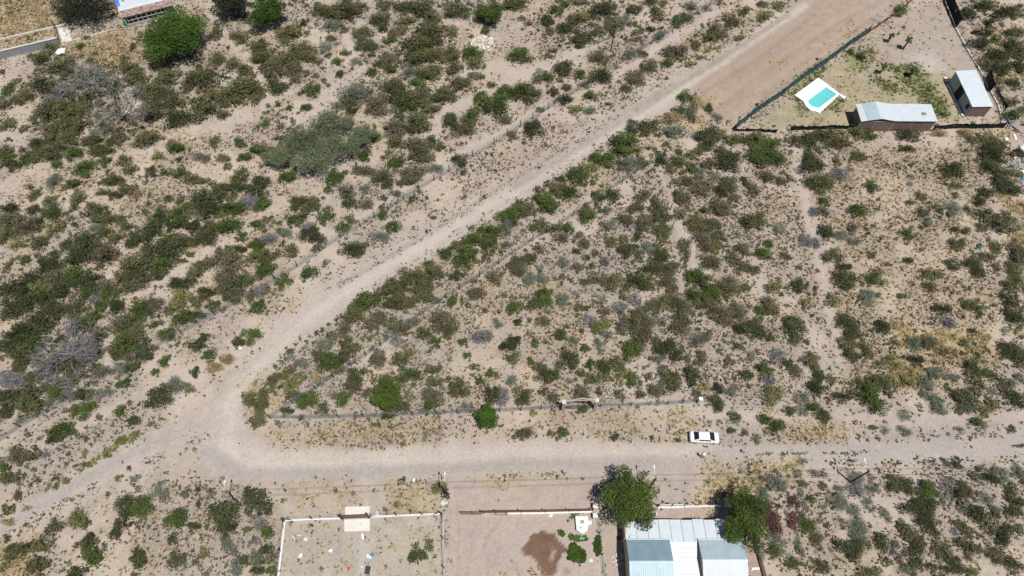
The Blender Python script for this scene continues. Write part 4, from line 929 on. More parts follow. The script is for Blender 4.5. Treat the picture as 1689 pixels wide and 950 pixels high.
# ------------------------------------------------------------------ foliage builders
def leaf_quads(C, size, r, up=.35):
    """kite shaped leaves at points C"""
    n = len(C); N = r.normal(size=(n, 3)); N[:, 2] = np.abs(N[:, 2])+up; N /= np.linalg.norm(N, axis=1)[:, None]
    A = np.cross(N, r.normal(size=(n, 3))); A /= np.linalg.norm(A, axis=1)[:, None]+1e-9; B = np.cross(N, A)
    s_ = (size*r.uniform(.6, 1.35, n))[:, None]
    return np.stack([C-A*s_*.5, C+B*s_*.34+A*s_*.08, C+A*s_*.62, C-B*s_*.34+A*s_*.08], 1)
def cloud(r, n, lobes, power=.42, zmin=.02):
    """points in a set of ellipsoid lobes (cx,cy,cz,rx,ry,rz), thicker towards the rim; also each lobe's own tone"""
    w_ = np.array([l[3]*l[4]+l[3]*l[5] for l in lobes]); k = r.choice(len(lobes), n, p=w_/w_.sum()); L = np.array(lobes)[k]
    d = r.normal(size=(n, 3)); d[:, 2] = np.where(d[:, 2] < -.25, -d[:, 2], d[:, 2]); d /= np.linalg.norm(d, axis=1)[:, None]; q = r.random(n)**power
    q = q*(1+.16*np.sin(d[:, 0]*9+k)*np.sin(d[:, 1]*8+k*2))
    P = L[:, :3]+d*q[:, None]*L[:, 3:6]; lt = r.random(len(lobes))[k]
    ok = P[:, 2] > zmin
    return P[ok], np.clip(.05+.7*lt+.45*(r.random(n)-.2), 0, 1)[ok]
def twig_quads(r, n, base, tips, wd, seg=1):
    out = []
    for k in range(n):
        a = np.array(base) if base is not None else r.normal(size=3)*.05; b_ = tips[k]; pts = [a, a*.5+b_*.5+r.normal(size=3)*.06*np.linalg.norm(b_-a), b_]
        for p, q, w0, w1 in ((pts[0], pts[1], wd, wd*.7), (pts[1], pts[2], wd*.7, wd*.25)):
            d = q-p; s_ = np.cross(d, r.normal(size=3)); s_ /= np.linalg.norm(s_)+1e-9; s2 = np.cross(d, s_); s2 /= np.linalg.norm(s2)+1e-9
            for v in (s_, s2): out.append([p-v*w0/2, p+v*w0/2, q+v*w1/2, q-v*w1/2])
    return np.array(out)
# unit shrubs: radius about 1
LOD = {'L': (1250, .088), 'M': (560, .125), 'S': (190, .19)}
def bush_arrays(kind, lod, seed):
    r = np.random.default_rng(seed); n, sz = LOD[lod]
    if kind in 'K':
        m = {'L': 260, 'M': 130, 'S': 60}[lod]; d = r.normal(size=(m, 3)); d[:, 2] = np.abs(d[:, 2])*.55+.08; d /= np.linalg.norm(d, axis=1)[:, None]
        T = d*r.uniform(.45, 1.08, m)[:, None]; T[:, 2] *= .9; Q = twig_quads(r, m, (0, 0, .05), T, {'L': .034, 'M': .05, 'S': .07}[lod]); tone = np.repeat(r.random(m), 4)
        S0 = T[r.choice(m, m*2)]*r.uniform(.5, .9, (m*2, 1)); Q2 = []
        for p in S0:
            e = p+r.normal(size=3)*.2; v = np.cross(e-p, r.normal(size=3)); v /= np.linalg.norm(v)+1e-9; w0 = .022 if lod == 'L' else .035; Q2.append([p-v*w0, p+v*w0, e+v*w0*.3, e-v*w0*.3])
        return np.concatenate([Q, np.array(Q2)]), np.concatenate([tone, r.random(m*2)]), np.zeros(len(Q)+len(Q2))
    nl = r.integers(6, 11); lobes = [(0, 0, .34, .62, .62, .42)]
    for k in range(nl):
        a = r.random()*6.28; q = r.uniform(.35, .72); s_ = r.uniform(.22, .44); lobes.append((math.cos(a)*q, math.sin(a)*q, r.uniform(.15, .5), s_, s_, s_*r.uniform(.7, 1.0)))
    for k in range(3):
        a = r.random()*6.28; q = r.uniform(.0, .4); s_ = r.uniform(.22, .34); lobes.append((math.cos(a)*q, math.sin(a)*q, r.uniform(.5, .72), s_, s_, s_*.8))
    if kind in 'BYg': n = int(n*.75)
    if kind == 'S': n = int(n*1.1)
    P, tone = cloud(r, n, lobes); Q = leaf_quads(P, np.full(len(P), sz*(.8 if kind == 'S' else 1.0)), r, .5)
    m = {'L': 16, 'M': 9, 'S': 4}[lod]; d = r.normal(size=(m, 3)); d[:, 2] = np.abs(d[:, 2])*.6+.2; d /= np.linalg.norm(d, axis=1)[:, None]; T = d*r.uniform(.6, .95, m)[:, None]; T[:, 2] *= .8
    W = twig_quads(r, m, (0, 0, 0), T, sz*.3)
    if kind in 'BY':   # feathery: fine stalks stand out of the crown
        m2 = m*5; d = r.normal(size=(m2, 3)); d[:, 2] = np.abs(d[:, 2])*.8+.2; d /= np.linalg.norm(d, axis=1)[:, None]; T = d*r.uniform(.7, 1.0, m2)[:, None]; T[:, 2] *= .85
        W2 = twig_quads(r, m2, (0, 0, .1), T, sz*.22); Q = np.concatenate([Q, W2]); tone = np.concatenate([tone, np.repeat(r.random(m2)*.6+.4, 4)])
    return np.concatenate([Q, W]), np.concatenate([tone, r.random(len(W))*.4]), np.concatenate([np.zeros(len(Q)), np.ones(len(W))])
_BC = {}; _BM = {}
def bush_arr(kind, lod, var):
    k = (kind, lod, var)
    if k not in _BC: _BC[k] = bush_arrays(kind, lod, hash(('x', ord(kind), ord(lod), var)) % 99991 if False else ord(kind)*1000+ord(lod)*37+var)
    return _BC[k]
def bush_mesh(kind, lod, var):
    k = (kind, lod, var)
    if k not in _BM: Q, t_, m_ = bush_arr(*k); _BM[k] = quads_mesh('shrub_foliage', Q, [LEAF[kind], BARK], t_, m_)
    return _BM[k]

# ------------------------------------------------------------------ trees
def tree(name, label, px, rm, h, kind, n=3200, leaf=.24, nl=16, seed=1, trunk_r=.22, squash=.62, zc=.6, stretch=(1, 1), tilt=(0, 0)):
    x, y = g(px[0], px[1], h*zc); r = np.random.default_rng(seed); t_ = thing(name, label, 'tree' if name != 'dead_tree' else 'dead tree', (x, y, 0))
    lobes = []
    for k in range(nl):
        a = k*2.399+r.random()*.9; q = math.sqrt((k+.5)/nl)*r.uniform(.68, .90); s_ = rm*r.uniform(.17, .40)
        lobes.append((math.cos(a)*q*rm*stretch[0]+tilt[0]*q, math.sin(a)*q*rm*stretch[1]+tilt[1]*q, h*(zc+(1-zc)*.62*(1-q*q)+r.uniform(-.08, .04)), s_, s_, s_*squash))
    mb = MB(); top = h*zc*.55; mb.tube((x, y, -.3), (x, y, top), trunk_r*1.2, trunk_r*.8, 8); mb.build('trunk', BARK, t_)
    mb = MB()
    for l in lobes[:12]: 
        mid = (x+l[0]*.45, y+l[1]*.45, top+(l[2]-top)*.6); mb.tube((x, y, top-.25), mid, trunk_r*.55, trunk_r*.35, 5); mb.tube(mid, (x+l[0], y+l[1], l[2]), trunk_r*.35, trunk_r*.12, 5)
    mb.build('limb', BARK, t_)
    P, tone = cloud(r, int(n*1.9), lobes, .34)
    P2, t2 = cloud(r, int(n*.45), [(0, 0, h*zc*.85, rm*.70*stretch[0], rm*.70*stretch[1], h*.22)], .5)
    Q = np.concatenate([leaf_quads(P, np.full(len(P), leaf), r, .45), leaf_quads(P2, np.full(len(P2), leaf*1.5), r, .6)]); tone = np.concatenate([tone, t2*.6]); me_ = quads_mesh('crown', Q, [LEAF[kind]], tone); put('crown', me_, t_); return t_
def dead_tree(label, px, rm, h, seed=3):
    x, y = g(px[0], px[1], h*.45); r = np.random.default_rng(seed); t_ = thing('dead_tree', label, 'dead tree', (x, y, 0))
    mb = MB(); mb.tube((x, y, -.3), (x, y, h*.3), .22, .16, 7); mb.build('trunk', BARK, t_)
    Q = []; tn = []
    def grow(p, d, L, w_, lv):
        q = p+d*L
        for v in (np.cross(d, r.normal(size=3)), np.cross(d, r.normal(size=3))):
            v = v/(np.linalg.norm(v)+1e-9); Q.append([p-v*w_*.5, p+v*w_*.5, q+v*w_*.33, q-v*w_*.33]); tn.append(r.random())
        if lv == 0: return
        for k in range(3 if lv > 1 else 4):
            e = d+r.normal(size=3)*.55; e[2] = e[2]*.7+.05; e /= np.linalg.norm(e); grow(p+(q-p)*r.uniform(.55, 1.0), e, L*r.uniform(.5, .75), w_*.66, lv-1)
    for k in range(11):
        a = k*.571*1.1+r.random()*.3; d = np.array([math.cos(a), math.sin(a), r.uniform(.35, .9)]); d /= np.linalg.norm(d); grow(np.array([0, 0, h*.35]), d, rm*.60, .19, 4)
    me_ = quads_mesh('branches', np.array(Q), [LEAF['K']], np.array(tn)); put('branches', me_, t_); return t_
tree('vivid_tree', 'big vivid green tree in front of the rust roofed house', (291, 57), 7.7, 6.8, 'V', 6800, .30, 28, 11, .32, squash=.6, stretch=(.93, 1.12))
tree('vivid_tree', 'vivid green round tree beside the dark tree at the upper edge', (441, 20), 5.0, 5.0, 'V', 2600, .28, 13, 12, .25)
tree('dark_tree', 'nearly black dense tree at the upper edge beside a vivid green tree', (381, 5), 4.6, 5.5, 'W', 2600, .26, 13, 13, .25)
tree('dark_tree', 'wide nearly black tree over the low kerb beside the rust roofed house', (142, 12), 7.0, 5.0, 'W', 2800, .28, 18, 14, .25, stretch=(1.25, .75))
tree('shade_tree', 'broad shade tree overhanging the corner of the metal roofed house', (1040, 822), 4.3, 6.0, 'T', 4800, .20, 20, 15, .25, stretch=(.92, 1.18))
tree('shade_tree', 'dense shade tree over the outer corner of the metal roofed house', (1231, 857), 3.9, 6.2, 'T', 4400, .20, 18, 16, .25, stretch=(.95, 1.22))
tree('round_tree', 'small round dark green tree clipped like a ball on the road fence', (804, 688), 2.0, 3.4, 'V', 2400, .17, 26, 17, .14, stretch=(.88, 1.0), squash=.9)
tree('green_tree', 'bright green thorn tree growing against the road fence', (638, 651), 3.1, 3.6, 'T', 2200, .2, 13, 18, .16)
tree('round_tree', 'rounded green tree beside the white stone heap', (809, 24), 3.0, 3.4, 'T', 1700, .22, 11, 19, .16)
dead_tree('large bare grey tree in dark scrub below the rust roofed house', (203, 188), 6.0, 5.2, 3)
dead_tree('bare silver grey thorn tree in the thicket at the outer left', (118, 582), 5.0, 4.4, 4)
dead_tree('smaller bare grey tree beside the larger bare grey tree', (152, 135), 4.6, 4.8, 5)
for k, (u, v, rm, h, st) in enumerate([(548, 205, 3.6, 4.4, (1.2, .9)), (500, 232, 3.8, 4.6, (1.1, 1.0)), (560, 243, 3.9, 4.4, (1.2, .9)), (462, 258, 2.8, 3.6, (1.2, 1)), (515, 268, 3.4, 4.2, (1.15, .9)), (596, 225, 2.6, 3.4, (1.1, 1))]):
    tree('feathery_tree', ('topmost of the clustered feathery grey-green trees', 'tallest feathery grey-green tree in the middle of its cluster', 'widest feathery grey-green tree, beside the green shrub end of the cluster', 'feathery grey-green tree at the outer left end of its cluster', 'lowest feathery grey-green tree of the cluster, beside the sandy trail', 'smallest feathery grey-green tree of the cluster, toward the diagonal road')[k], (u, v), rm, h, 'P', 1700, .22, 30, 30+k, .15, squash=.55, stretch=(st[0]*1.12, st[1]*1.08))
def palm(px, label, h, rm, seed):
    x, y = g(*px); r = random.Random(seed); t_ = thing('palm_tree', label, 'palm tree', (x, y, 0)); mb = MB(); pts = [(x+.05*k, y+.02*k, -.2+(h+.2)*k/5) for k in range(6)]
    for k in range(5): mb.tube(pts[k], pts[k+1], .20-.012*k, .19-.012*k, 8)
    mb.build('trunk', BARK, t_); tx, ty, tz = pts[-1]
    for k in range(15):
        a = k*2.4+r.random()*.4; el = r.uniform(-.35, .9); L = rm*r.uniform(.8, 1.1); mb = MB(); prev = None; w_ = .26
        for j in range(5):
            q = j/4; d = L*q*math.cos(el)*(1-.15*q); z = tz+L*q*math.sin(el)-L*.55*q*q; c_ = (tx+math.cos(a)*d, ty+math.sin(a)*d); ww = w_*math.sin(math.pi*(.12+.86*q))
            cur = [(c_[0]-math.sin(a)*ww, c_[1]+math.cos(a)*ww, z-.10*ww), (c_[0], c_[1], z+.05), (c_[0]+math.sin(a)*ww, c_[1]-math.cos(a)*ww, z-.10*ww)]
            if prev: mb.quad(prev[0], prev[1], cur[1], cur[0]); mb.quad(prev[1], prev[2], cur[2], cur[1])
            prev = cur
        mb.build('frond', LEAF['G'], t_)
palm((1463.5, 69.5), 'short palm with long shadow, nearest the brown boarded strip', 1.9, .9, 1)
palm((1489, 81), 'taller palm standing in the middle of the bare drive above the pool', 2.6, 1.15, 2)
palm((1450.5, 121.5), 'small palm in stony ground between pool and bare drive', 2.0, .9, 3)
palm((1499, 127), 'palm growing in green grass above the brick shed', 2.2, 1.1, 4)
# ------------------------------------------------------------------ shrubs: surveyed positions in sixteen tiles (u v ru rv kind); one dark A2 entry stands for a round bush's shaded underside
SURVEY = """A1 0 0
430 135 25 20D;830 290 25 35D;1350 205 40 65O;510 290 30 28G;540 235 25 20O;310 300 60 45O;240 370 65 50O;390 420 85 75O;1430 295 15 18G;1360 370 55 45O;1500 230 60 60O;1640 290 60 60O;1650 365 70 50O;1470 390 55 45O;1530 430 50 40O;40 570 40 60G;10 450 20 50D;150 610 70 70O;250 540 90 60D;30 650 40 60O;300 640 60 50S;380 560 80 60K;600 480 110 80S;270 700 90 80O;420 680 90 80O;450 780 90 80O;330 820 100 70O;520 690 60 70O;660 800 40 35G;590 840 40 35S;250 900 70 50D;420 880 90 60O;560 880 70 50O;900 560 70 60O;850 480 80 60O;820 420 70 40O;1000 400 70 50O;1050 480 80 70O;1000 570 90 60O;980 680 100 80O;1100 620 80 70O;1120 750 90 70D;950 850 80 40O;880 890 60 40O;1260 480 100 80O;1290 660 110 90O;1420 600 90 80O;1560 560 100 110O;1400 710 50 35O;1500 890 45 40G;40 780 50 50O;140 800 30 40O;140 935 30 15D;1090 900 55 40O;1340 890 40 40O;700 560 60 50D;560 600 60 50O;720 880 60 50O;620 940 60 40O;1180 540 50 50O
A2 420 0
230 200 80 90O;310 140 30 35D;400 60 60 60O;480 70 80 60O;570 60 90 80O;480 150 60 55S;560 180 30 25O;480 235 30 35O;640 40 60 50O;820 30 55 45O;790 120 70 60O;800 180 30 30D;670 210 80 55O;690 280 70 50O;740 285 35 30G;850 240 45 35G;450 300 50 45S;300 310 90 60O;370 350 55 50O;230 370 100 80O;120 420 90 80O;250 450 70 80B;130 530 80 60D;30 300 60 60O;20 590 45 70O;350 560 60 50G;525 380 35 35G;575 330 32 32O;645 380 45 30S;530 460 30 35G;770 390 30 30G;840 360 50 60O;730 450 35 30G;850 430 45 45G;950 40 70 50D;1050 60 90 70O;970 130 50 40O;1110 110 70 60O;1280 70 90 70O;1080 200 110 70O;900 190 60 50O;1000 290 110 90O;1130 260 70 60O;1000 370 100 60O;1130 350 80 60O;1240 330 70 60O;1250 420 60 50B;1370 330 60 70G;1390 400 60 50O;1240 200 40 70B;960 460 60 50S;1080 450 90 60O;1010 520 50 50G;1060 550 45 35G;880 540 70 70O;1290 520 70 60O;1390 470 50 35O;1490 525 35 25O;1480 80 95 75G;1450 190 35 30D;1630 30 60 40O;620 590 110 80S;600 640 70 60O;600 690 40 35D;760 660 90 80B;800 600 30 50O;900 600 80 90D;940 650 90 70G;1050 600 80 60B;1200 600 90 60O;1120 680 60 40O;1010 650 60 50O;1510 660 110 80G;1560 580 60 60G;1410 610 50 60G;1640 580 60 60D;1570 750 50 40B;1020 770 110 70O;880 790 80 50B;1120 870 40 45G;1240 760 60 70D;1360 730 75 70G;1310 810 80 50B;900 880 60 50O;1020 900 90 50B;1160 910 40 30G;760 860 40 40G;520 660 50 45S;145 655 22 20G;85 665 20 18O;215 675 28 22G;320 675 45 30G;80 705 20 18O;185 735 20 16O;75 770 26 35G;160 790 20 30O;240 760 15 20O;380 475 25 20O;430 500 22 18O;465 530 18 18O;150 860 30 20O;40 920 60 40O
A3 840 0
30 20 80 40O;230 120 50 50D;285 60 50 45G;345 25 40 30G;250 190 30 40O;80 110 25 25O;125 145 30 20B;340 180 50 45D;380 180 40 40D;470 100 50 45g;420 110 60 40O;580 50 90 50O;665 45 22 22G;440 10 40 15O;790 60 60 40D;650 150 60 45O;700 130 60 40S;625 115 35 25O;920 80 60 50O;970 20 30 30O;1085 115 65 55G;1140 40 40 40B;880 10 50 20D;480 250 90 50O;555 195 40 40O;830 185 22 22O;805 240 25 28O;940 230 45 40S;570 355 70 55B;770 330 40 50S;840 330 30 40O;1050 320 80 70B;990 395 50 40G;890 410 50 60B;840 420 30 35O;800 480 70 60B;730 550 40 30O;1170 270 35 50O;1260 240 45 45G;1300 190 70 60B;1480 65 40 40O;1590 25 35 25O;1400 140 60 50O;1240 50 30 25S;60 350 75 65G;340 420 60 70D;220 480 65 50G;440 455 40 40G;570 480 80 60D;280 315 30 20O;240 345 25 20O;320 500 25 22O;275 570 40 35D;365 545 32 32D;355 620 50 40D;505 605 45 45G;420 685 52 38g;190 685 30 20O;100 570 80 80G;25 850 35 40O;160 800 70 70D;500 690 50 30S;470 530 40 25S;1100 610 50 50G;1070 680 40 40G;1170 640 45 55Y;1140 700 40 50B;1010 740 70 40Y;1250 680 30 40D;1310 730 40 30S;880 800 75 60O;1060 820 80 55S;720 890 110 60G;760 810 45 40D;1150 740 30 30O;1240 860 80 80D;1320 860 50 50O;1410 870 50 40G;1490 870 50 40O;1560 880 80 60O;1140 400 40 16g;1200 360 30 18g;1450 235 40 16g;1600 110 50 25g;770 765 40 25O
A4 1250 0
140 30 50 35g;60 90 50 30g;20 20 30 20B;1320 90 60 50D;1420 30 60 40D;1530 80 70 40D;1620 70 60 60O;1455 140 40 35D;1565 205 35 30D;1500 250 40 40O;1425 200 60 40D;1400 270 70 50D;1640 300 70 70D;1520 340 80 50D;1540 430 70 60D;1450 400 60 50O;1590 270 40 40D;1640 200 40 50O;1610 520 40 50D;1590 630 50 35O;1590 720 60 50G;1650 680 30 30O;1490 500 50 40O;1640 410 50 50D;590 320 25 20G;645 345 35 30D;900 60 45 35G;885 90 30 18B;1170 720 20 25D;340 870 60 60D;440 850 80 50O;570 850 20 25Y;640 830 60 50O;690 840 50 45G;910 840 50 50D;970 820 50 40O;990 870 30 30O;250 880 60 40O;520 890 70 40O;60 900 70 50G;940 930 40 25O;1140 830 50 25Y;1300 830 50 30Y;1340 870 40 30O;1450 870 50 40O;1500 900 60 40O;1440 920 50 30D
B1 0 240
30 90 40 50G;70 120 45 45D;20 40 50 50O;155 90 45 55G;250 60 70 60O;350 40 90 60O;460 50 70 50G;360 120 35 35G;530 130 75 60G;650 95 40 35G;640 20 70 40O;770 90 50 40O;820 140 50 40O;935 165 40 40D;985 60 45 35g;1100 20 55 35G;1120 85 25 20G;1250 70 60 35S;1290 80 28 35g;1400 70 40 40O;1420 130 30 30O;1530 70 55 30G;1600 30 60 30G;1030 165 30 30G;1130 160 60 35G;1200 195 60 35O;1270 220 50 30O;330 230 60 50S;190 260 25 20O;450 240 50 40G;490 310 50 60O;230 290 35 40G;200 330 30 30O;300 345 40 40O;450 390 30 30D;330 420 60 60G;205 405 45 40D;50 395 60 35D;60 470 80 70B;170 500 80 70B;240 470 30 30D;110 610 60 40g;40 560 60 60O;230 610 70 50O;330 520 60 50g;720 220 80 50O;780 280 60 50O;720 310 50 30D;650 290 40 30O;850 300 30 40Y;590 400 80 35O;600 475 50 40G;690 450 50 40O;760 465 40 40O;600 520 50 30S;660 530 50 40O;740 570 50 35O;800 500 50 25O;910 410 25 25G;1050 335 35 25G;970 500 80 80D;1010 430 60 40D;1100 440 70 60G;1090 500 50 40D;1170 430 30 35O;1290 350 100 90D;1380 270 70 60O;1490 260 50 60D;1200 510 50 45D;1500 190 60 50O;1600 280 60 50D;1650 220 50 40O;1560 350 70 50K;1450 390 80 50G;1640 370 50 60G;1430 500 90 60G;1330 530 80 70O;1290 590 90 50D;1080 580 50 35G;1150 610 90 40O;850 590 80 60D;530 630 110 90D;660 680 110 80B;500 700 80 60D;480 800 90 80G;540 850 80 60D;1000 660 110 80D;850 760 110 90O;1020 740 90 60G;790 830 90 70O;880 840 80 60B;980 810 50 50D;410 630 50 40G;330 680 40 35G;265 710 30 30G;160 710 35 30G;60 745 30 25G;310 760 80 60D;200 830 90 50D;90 890 110 60D;350 830 80 70B;270 880 80 50g;390 900 60 50D;560 900 50 40G;660 880 60 60B;1140 720 35 20O;1240 790 50 60O;1130 860 80 50D;1290 740 60 50O;1440 720 90 80B;1500 650 50 40D;1580 700 60 50g;1610 620 45 45G;1370 680 40 50O;1430 640 25 25G;1510 560 40 40G;1600 500 50 40G;1640 780 40 60D;1570 830 50 40O;1420 820 90 70B;1500 870 50 50G;1400 900 70 40B;1300 920 60 40D;1630 910 50 40K
B2 420 240
700 60 50 50G;200 200 70 45G;30 230 60 50D;60 340 50 50G;20 290 30 40D;480 220 50 60G;520 200 40 35G;460 280 30 35G;570 165 25 18G;640 150 45 35O;700 160 50 40B;800 190 80 50B;840 240 40 40D;990 170 90 60B;1040 50 90 60B;890 90 60 50G;1120 140 60 40S;910 240 25 25G;980 225 50 40O;1280 85 55 55D;1310 165 30 25B;580 290 60 50B;600 360 50 45G;700 370 50 40B;810 330 28 22O;890 300 35 25B;690 270 40 35S;360 370 60 55O;280 360 70 50O;450 430 50 60G;230 470 40 40G;300 440 60 50O;340 510 50 40K;350 560 75 60D;430 600 25 30O;990 335 30 30G;810 440 35 35G;800 385 25 30G;880 415 20 20S;860 515 55 40G;560 500 50 45G;610 470 40 35O;780 570 60 45S;610 660 75 50D;670 630 50 35O;340 810 55 55G;170 860 50 50G;75 905 35 30O;230 650 60 50B;200 550 50 35S;80 580 60 35K;20 620 40 40G;60 690 70 60O;70 780 60 60G;440 735 30 25S;390 640 40 30B;1090 740 40 25G;1200 670 45 40G;1330 700 80 65G;1300 620 60 40O;1390 590 80 60G;1470 620 60 50D;1480 530 70 50G;1590 440 70 60G;1580 520 60 50S;1650 370 30 40G;1270 820 45 40D;1000 820 100 50O;1120 800 90 50O;900 870 70 40O;1060 880 70 50B;830 920 60 30O;860 840 15 15G;1590 620 40 25S;1500 820 50 50B;1640 720 50 30O;1400 920 60 40B
B3 840 240
40 400 50 50G;100 390 60 60B;240 370 75 75G;180 330 40 40G;300 270 60 60O;370 280 60 50G;320 210 35 25D;430 180 60 50G;510 140 65 45g;460 240 30 20O;600 80 80 45G;530 70 40 40G;690 40 70 40G;790 20 50 30g;400 190 40 30D;30 470 40 50D;760 110 70 30S;730 140 50 45S;830 110 45 50D;955 85 40 60D;1000 135 25 30O;1065 95 45 40G;1060 40 30 30G;1130 60 35 30O;1190 40 35 25B;1260 110 60 45B;1150 140 45 45G;1200 170 40 40S;1400 90 85 85D;1290 200 35 35S;1340 50 60 60O;1540 60 70 70G;1620 50 50 50D;1220 15 50 30G;1110 220 50 35O;1220 260 70 65B;1080 310 60 60O;1390 240 55 55O;1340 290 50 50D;1470 220 30 30D;1520 270 40 55O;1610 185 50 35B;1330 380 75 60B;1400 330 35 40O;1220 410 35 25G;1150 405 25 18S;1080 430 35 60O;1180 480 80 60O;1280 500 70 60O;1220 560 80 60B;1300 570 45 50O;1300 620 35 45g;1240 640 50 40B;1270 730 80 60B;1110 640 45 75O;950 530 40 35O;960 440 60 50O;940 380 60 60O;840 310 60 50B;790 390 60 35B;660 310 50 55D;560 320 40 60D;490 440 70 55G;480 370 20 25D;600 410 40 30S;610 500 60 30S;720 460 50 50B;850 480 60 60B;980 540 45 50O;810 560 30 35D;640 590 45 40O;710 580 30 40O;740 660 55 60D;860 640 40 45S;540 675 30 25B;440 570 35 30O;470 610 40 40B;420 665 30 30G;490 700 20 22D;280 650 12 14O;340 730 50 35S;420 760 35 40O;600 720 35 30K;360 530 40 50G;180 510 55 50O;280 520 70 40O;330 580 50 40B;120 705 40 45G;190 640 30 40B;190 765 25 25S;210 840 40 50S;140 830 50 50S;50 770 60 60B;330 825 25 20O;560 840 55 40O;640 860 70 50B;800 860 80 60D;960 690 60 50D;1000 760 70 50O;900 760 70 50O;880 870 50 50O;1000 850 60 80B;1160 810 60 60G;1200 840 50 50D;1270 900 60 50G;1390 870 80 60B;1490 890 30 35G;1470 770 40 40O;1540 775 35 35O;1420 710 50 50O;1480 660 45 45O;1590 680 40 40G;1630 615 30 30G;1540 470 80 50O;1500 490 40 50D;210 930 55 30G;480 850 35 25O
B4 1250 240
340 110 80 80D;380 230 70 80D;90 80 90 70G;500 100 30 30O;520 170 50 50K;450 220 40 50O;60 190 50 40B;145 215 45 35B;410 350 40 35G;360 410 40 35K;420 410 35 40B;730 260 48 45G;630 410 60 45G;935 550 45 38G;1230 160 75 65D;1245 250 40 30O;940 20 45 25G;640 60 45 45O;960 200 30 20S;960 240 25 18S;1020 315 40 30O;960 360 30 25G;1240 310 30 25O;1440 300 60 40D;1390 360 40 40D;1320 395 30 40B;1430 420 50 40O;1540 490 100 80O;1470 60 80 60D;1480 140 70 60D;1540 200 70 60D;1580 270 70 50D;1240 410 60 50S;1140 400 30 40O;1030 420 40 30O;1060 470 40 35S;420 540 50 60D;310 590 50 40K;370 610 30 50K;130 520 40 50S;10 470 35 50G;70 615 30 25G;30 680 40 40G;180 690 35 30O;600 600 35 30S;600 510 40 40B;530 560 50 30S;720 680 30 25O;940 720 35 30D;820 740 25 20B;1100 800 60 45O;1240 620 50 40O;1290 600 25 25D;1440 690 50 40O;1340 740 60 60D;1390 790 45 45D;1230 750 45 50D;1500 755 30 30O;1490 620 40 60O;1650 680 70 100B;1600 760 50 40O;480 690 70 60O;540 760 50 30D;560 830 75 80D;740 830 60 60G;690 930 45 40S;260 880 55 50D;100 890 60 40g;1240 530 35 25G;1310 530 35 30B;1400 510 40 30O;1090 890 45 40B;1580 880 60 40O;1640 830 50 50O
C1 0 470
60 150 80 80D;150 110 80 70D;300 80 90 70D;320 170 90 60D;230 250 110 70D;440 140 80 60O;520 230 80 60G;530 150 40 30O;630 130 50 45G;600 80 50 40K;680 60 60 60G;560 40 50 40G;730 140 60 50D;890 140 70 60G;960 120 70 50B;1130 90 80 75g;1070 150 40 40B;1240 110 40 40O;1290 50 50 40O;1330 130 45 40G;1150 210 90 50G;1240 190 55 40D;1450 60 80 60O;1605 140 48 45G;1580 70 40 35O;960 255 35 30G;760 250 100 60B;830 220 40 40G;760 360 90 90G;850 310 80 60O;900 380 60 50G;740 430 80 50O;890 450 60 40D;1050 310 65 50G;630 320 40 40O;620 430 40 50O;140 300 100 60D;60 350 80 80D;210 370 80 60G;150 430 100 60D;120 500 60 60O;380 340 35 35D;460 270 50 50K;320 500 110 60K;470 400 110 80K;540 420 80 70K;80 590 80 40K;30 580 50 60K;200 580 40 40O;340 620 100 50K;440 520 90 60O;490 560 50 60O;50 700 80 60D;180 720 110 90O;20 800 50 60D;340 660 70 60G;640 530 60 40O;820 520 50 40G;760 520 50 30K;510 690 50 40D;570 690 40 35O;440 690 50 40S;620 690 30 40K;680 670 40 30S;750 630 30 30G;800 600 30 40G;1040 480 40 40G;975 550 30 28G;1225 380 60 40D;1280 330 40 30D;1300 450 40 50G;1220 550 40 35D;1490 350 45 40D;1580 315 55 60G;540 780 65 55G;470 790 40 35O;990 720 85 75D;1050 640 50 40O;1090 600 35 35K;1120 640 60 40S;1190 650 40 30g;760 790 40 40G;810 735 20 18O;830 855 45 30G;620 830 25 25O;380 900 80 50G;850 930 30 20g;1010 840 25 15g;945 870 30 18g;1330 520 60 18Y;1430 460 55 15Y;1560 700 50 50O;1640 720 60 70O;1620 830 60 70O;1600 610 20 18Y
C2 420 470
700 110 110 60G;620 180 90 60O;560 270 60 50B;780 200 60 60B;880 120 80 50O;950 110 60 60O;900 30 90 40O;1050 40 70 60O;740 250 50 40B;1080 90 25 50D;680 340 20 18g;430 370 50 40S;390 440 40 40O;470 490 90 60G;550 470 50 50D;600 400 60 50O;280 490 50 30S;520 530 40 30O;230 620 60 50g;150 570 40 30O;100 600 40 30O;380 580 30 40Y;320 720 75 65G;205 790 45 35D;640 570 60 75D;620 640 60 35B;560 700 55 60G;500 690 30 30B;770 460 60 60B;890 350 40 45K;900 470 60 35O;960 420 45 40g;910 280 60 50O;1000 230 50 30S;1050 300 50 40O;1160 230 70 70B;1120 350 40 35G;1240 110 40 35G;1300 100 20 25D;1380 50 60 50B;1230 270 60 60O;970 560 75 50G;1130 530 50 35O;1140 610 50 35O;1110 690 70 50B;1270 630 75 70O;820 590 60 40B;750 590 30 30O;900 770 90 60O;830 820 50 30G;960 680 30 30g;710 680 40 30B;440 770 40 40O;1100 770 55 45G;1330 770 50 40S;1480 690 65 55D;1550 700 50 60K;1420 320 70 35K;1465 310 25 30B;1310 360 35 35G;1335 445 30 32G;1380 515 30 30O;1410 600 35 35G;1480 550 30 30G;1610 610 40 40S;1580 380 55 50D;1625 350 40 40D;1600 470 40 35G;1640 435 30 30S;1630 150 50 50G;1650 235 25 22D;1225 465 20 20g;1530 240 40 30S;630 820 18 25D;290 830 20 25D;385 300 20 20G;425 280 18 18G;465 245 15 15G;510 215 15 15G;460 325 18 18G;220 420 25 25G;130 510 18 14G;250 690 50 40O
C3 840 470
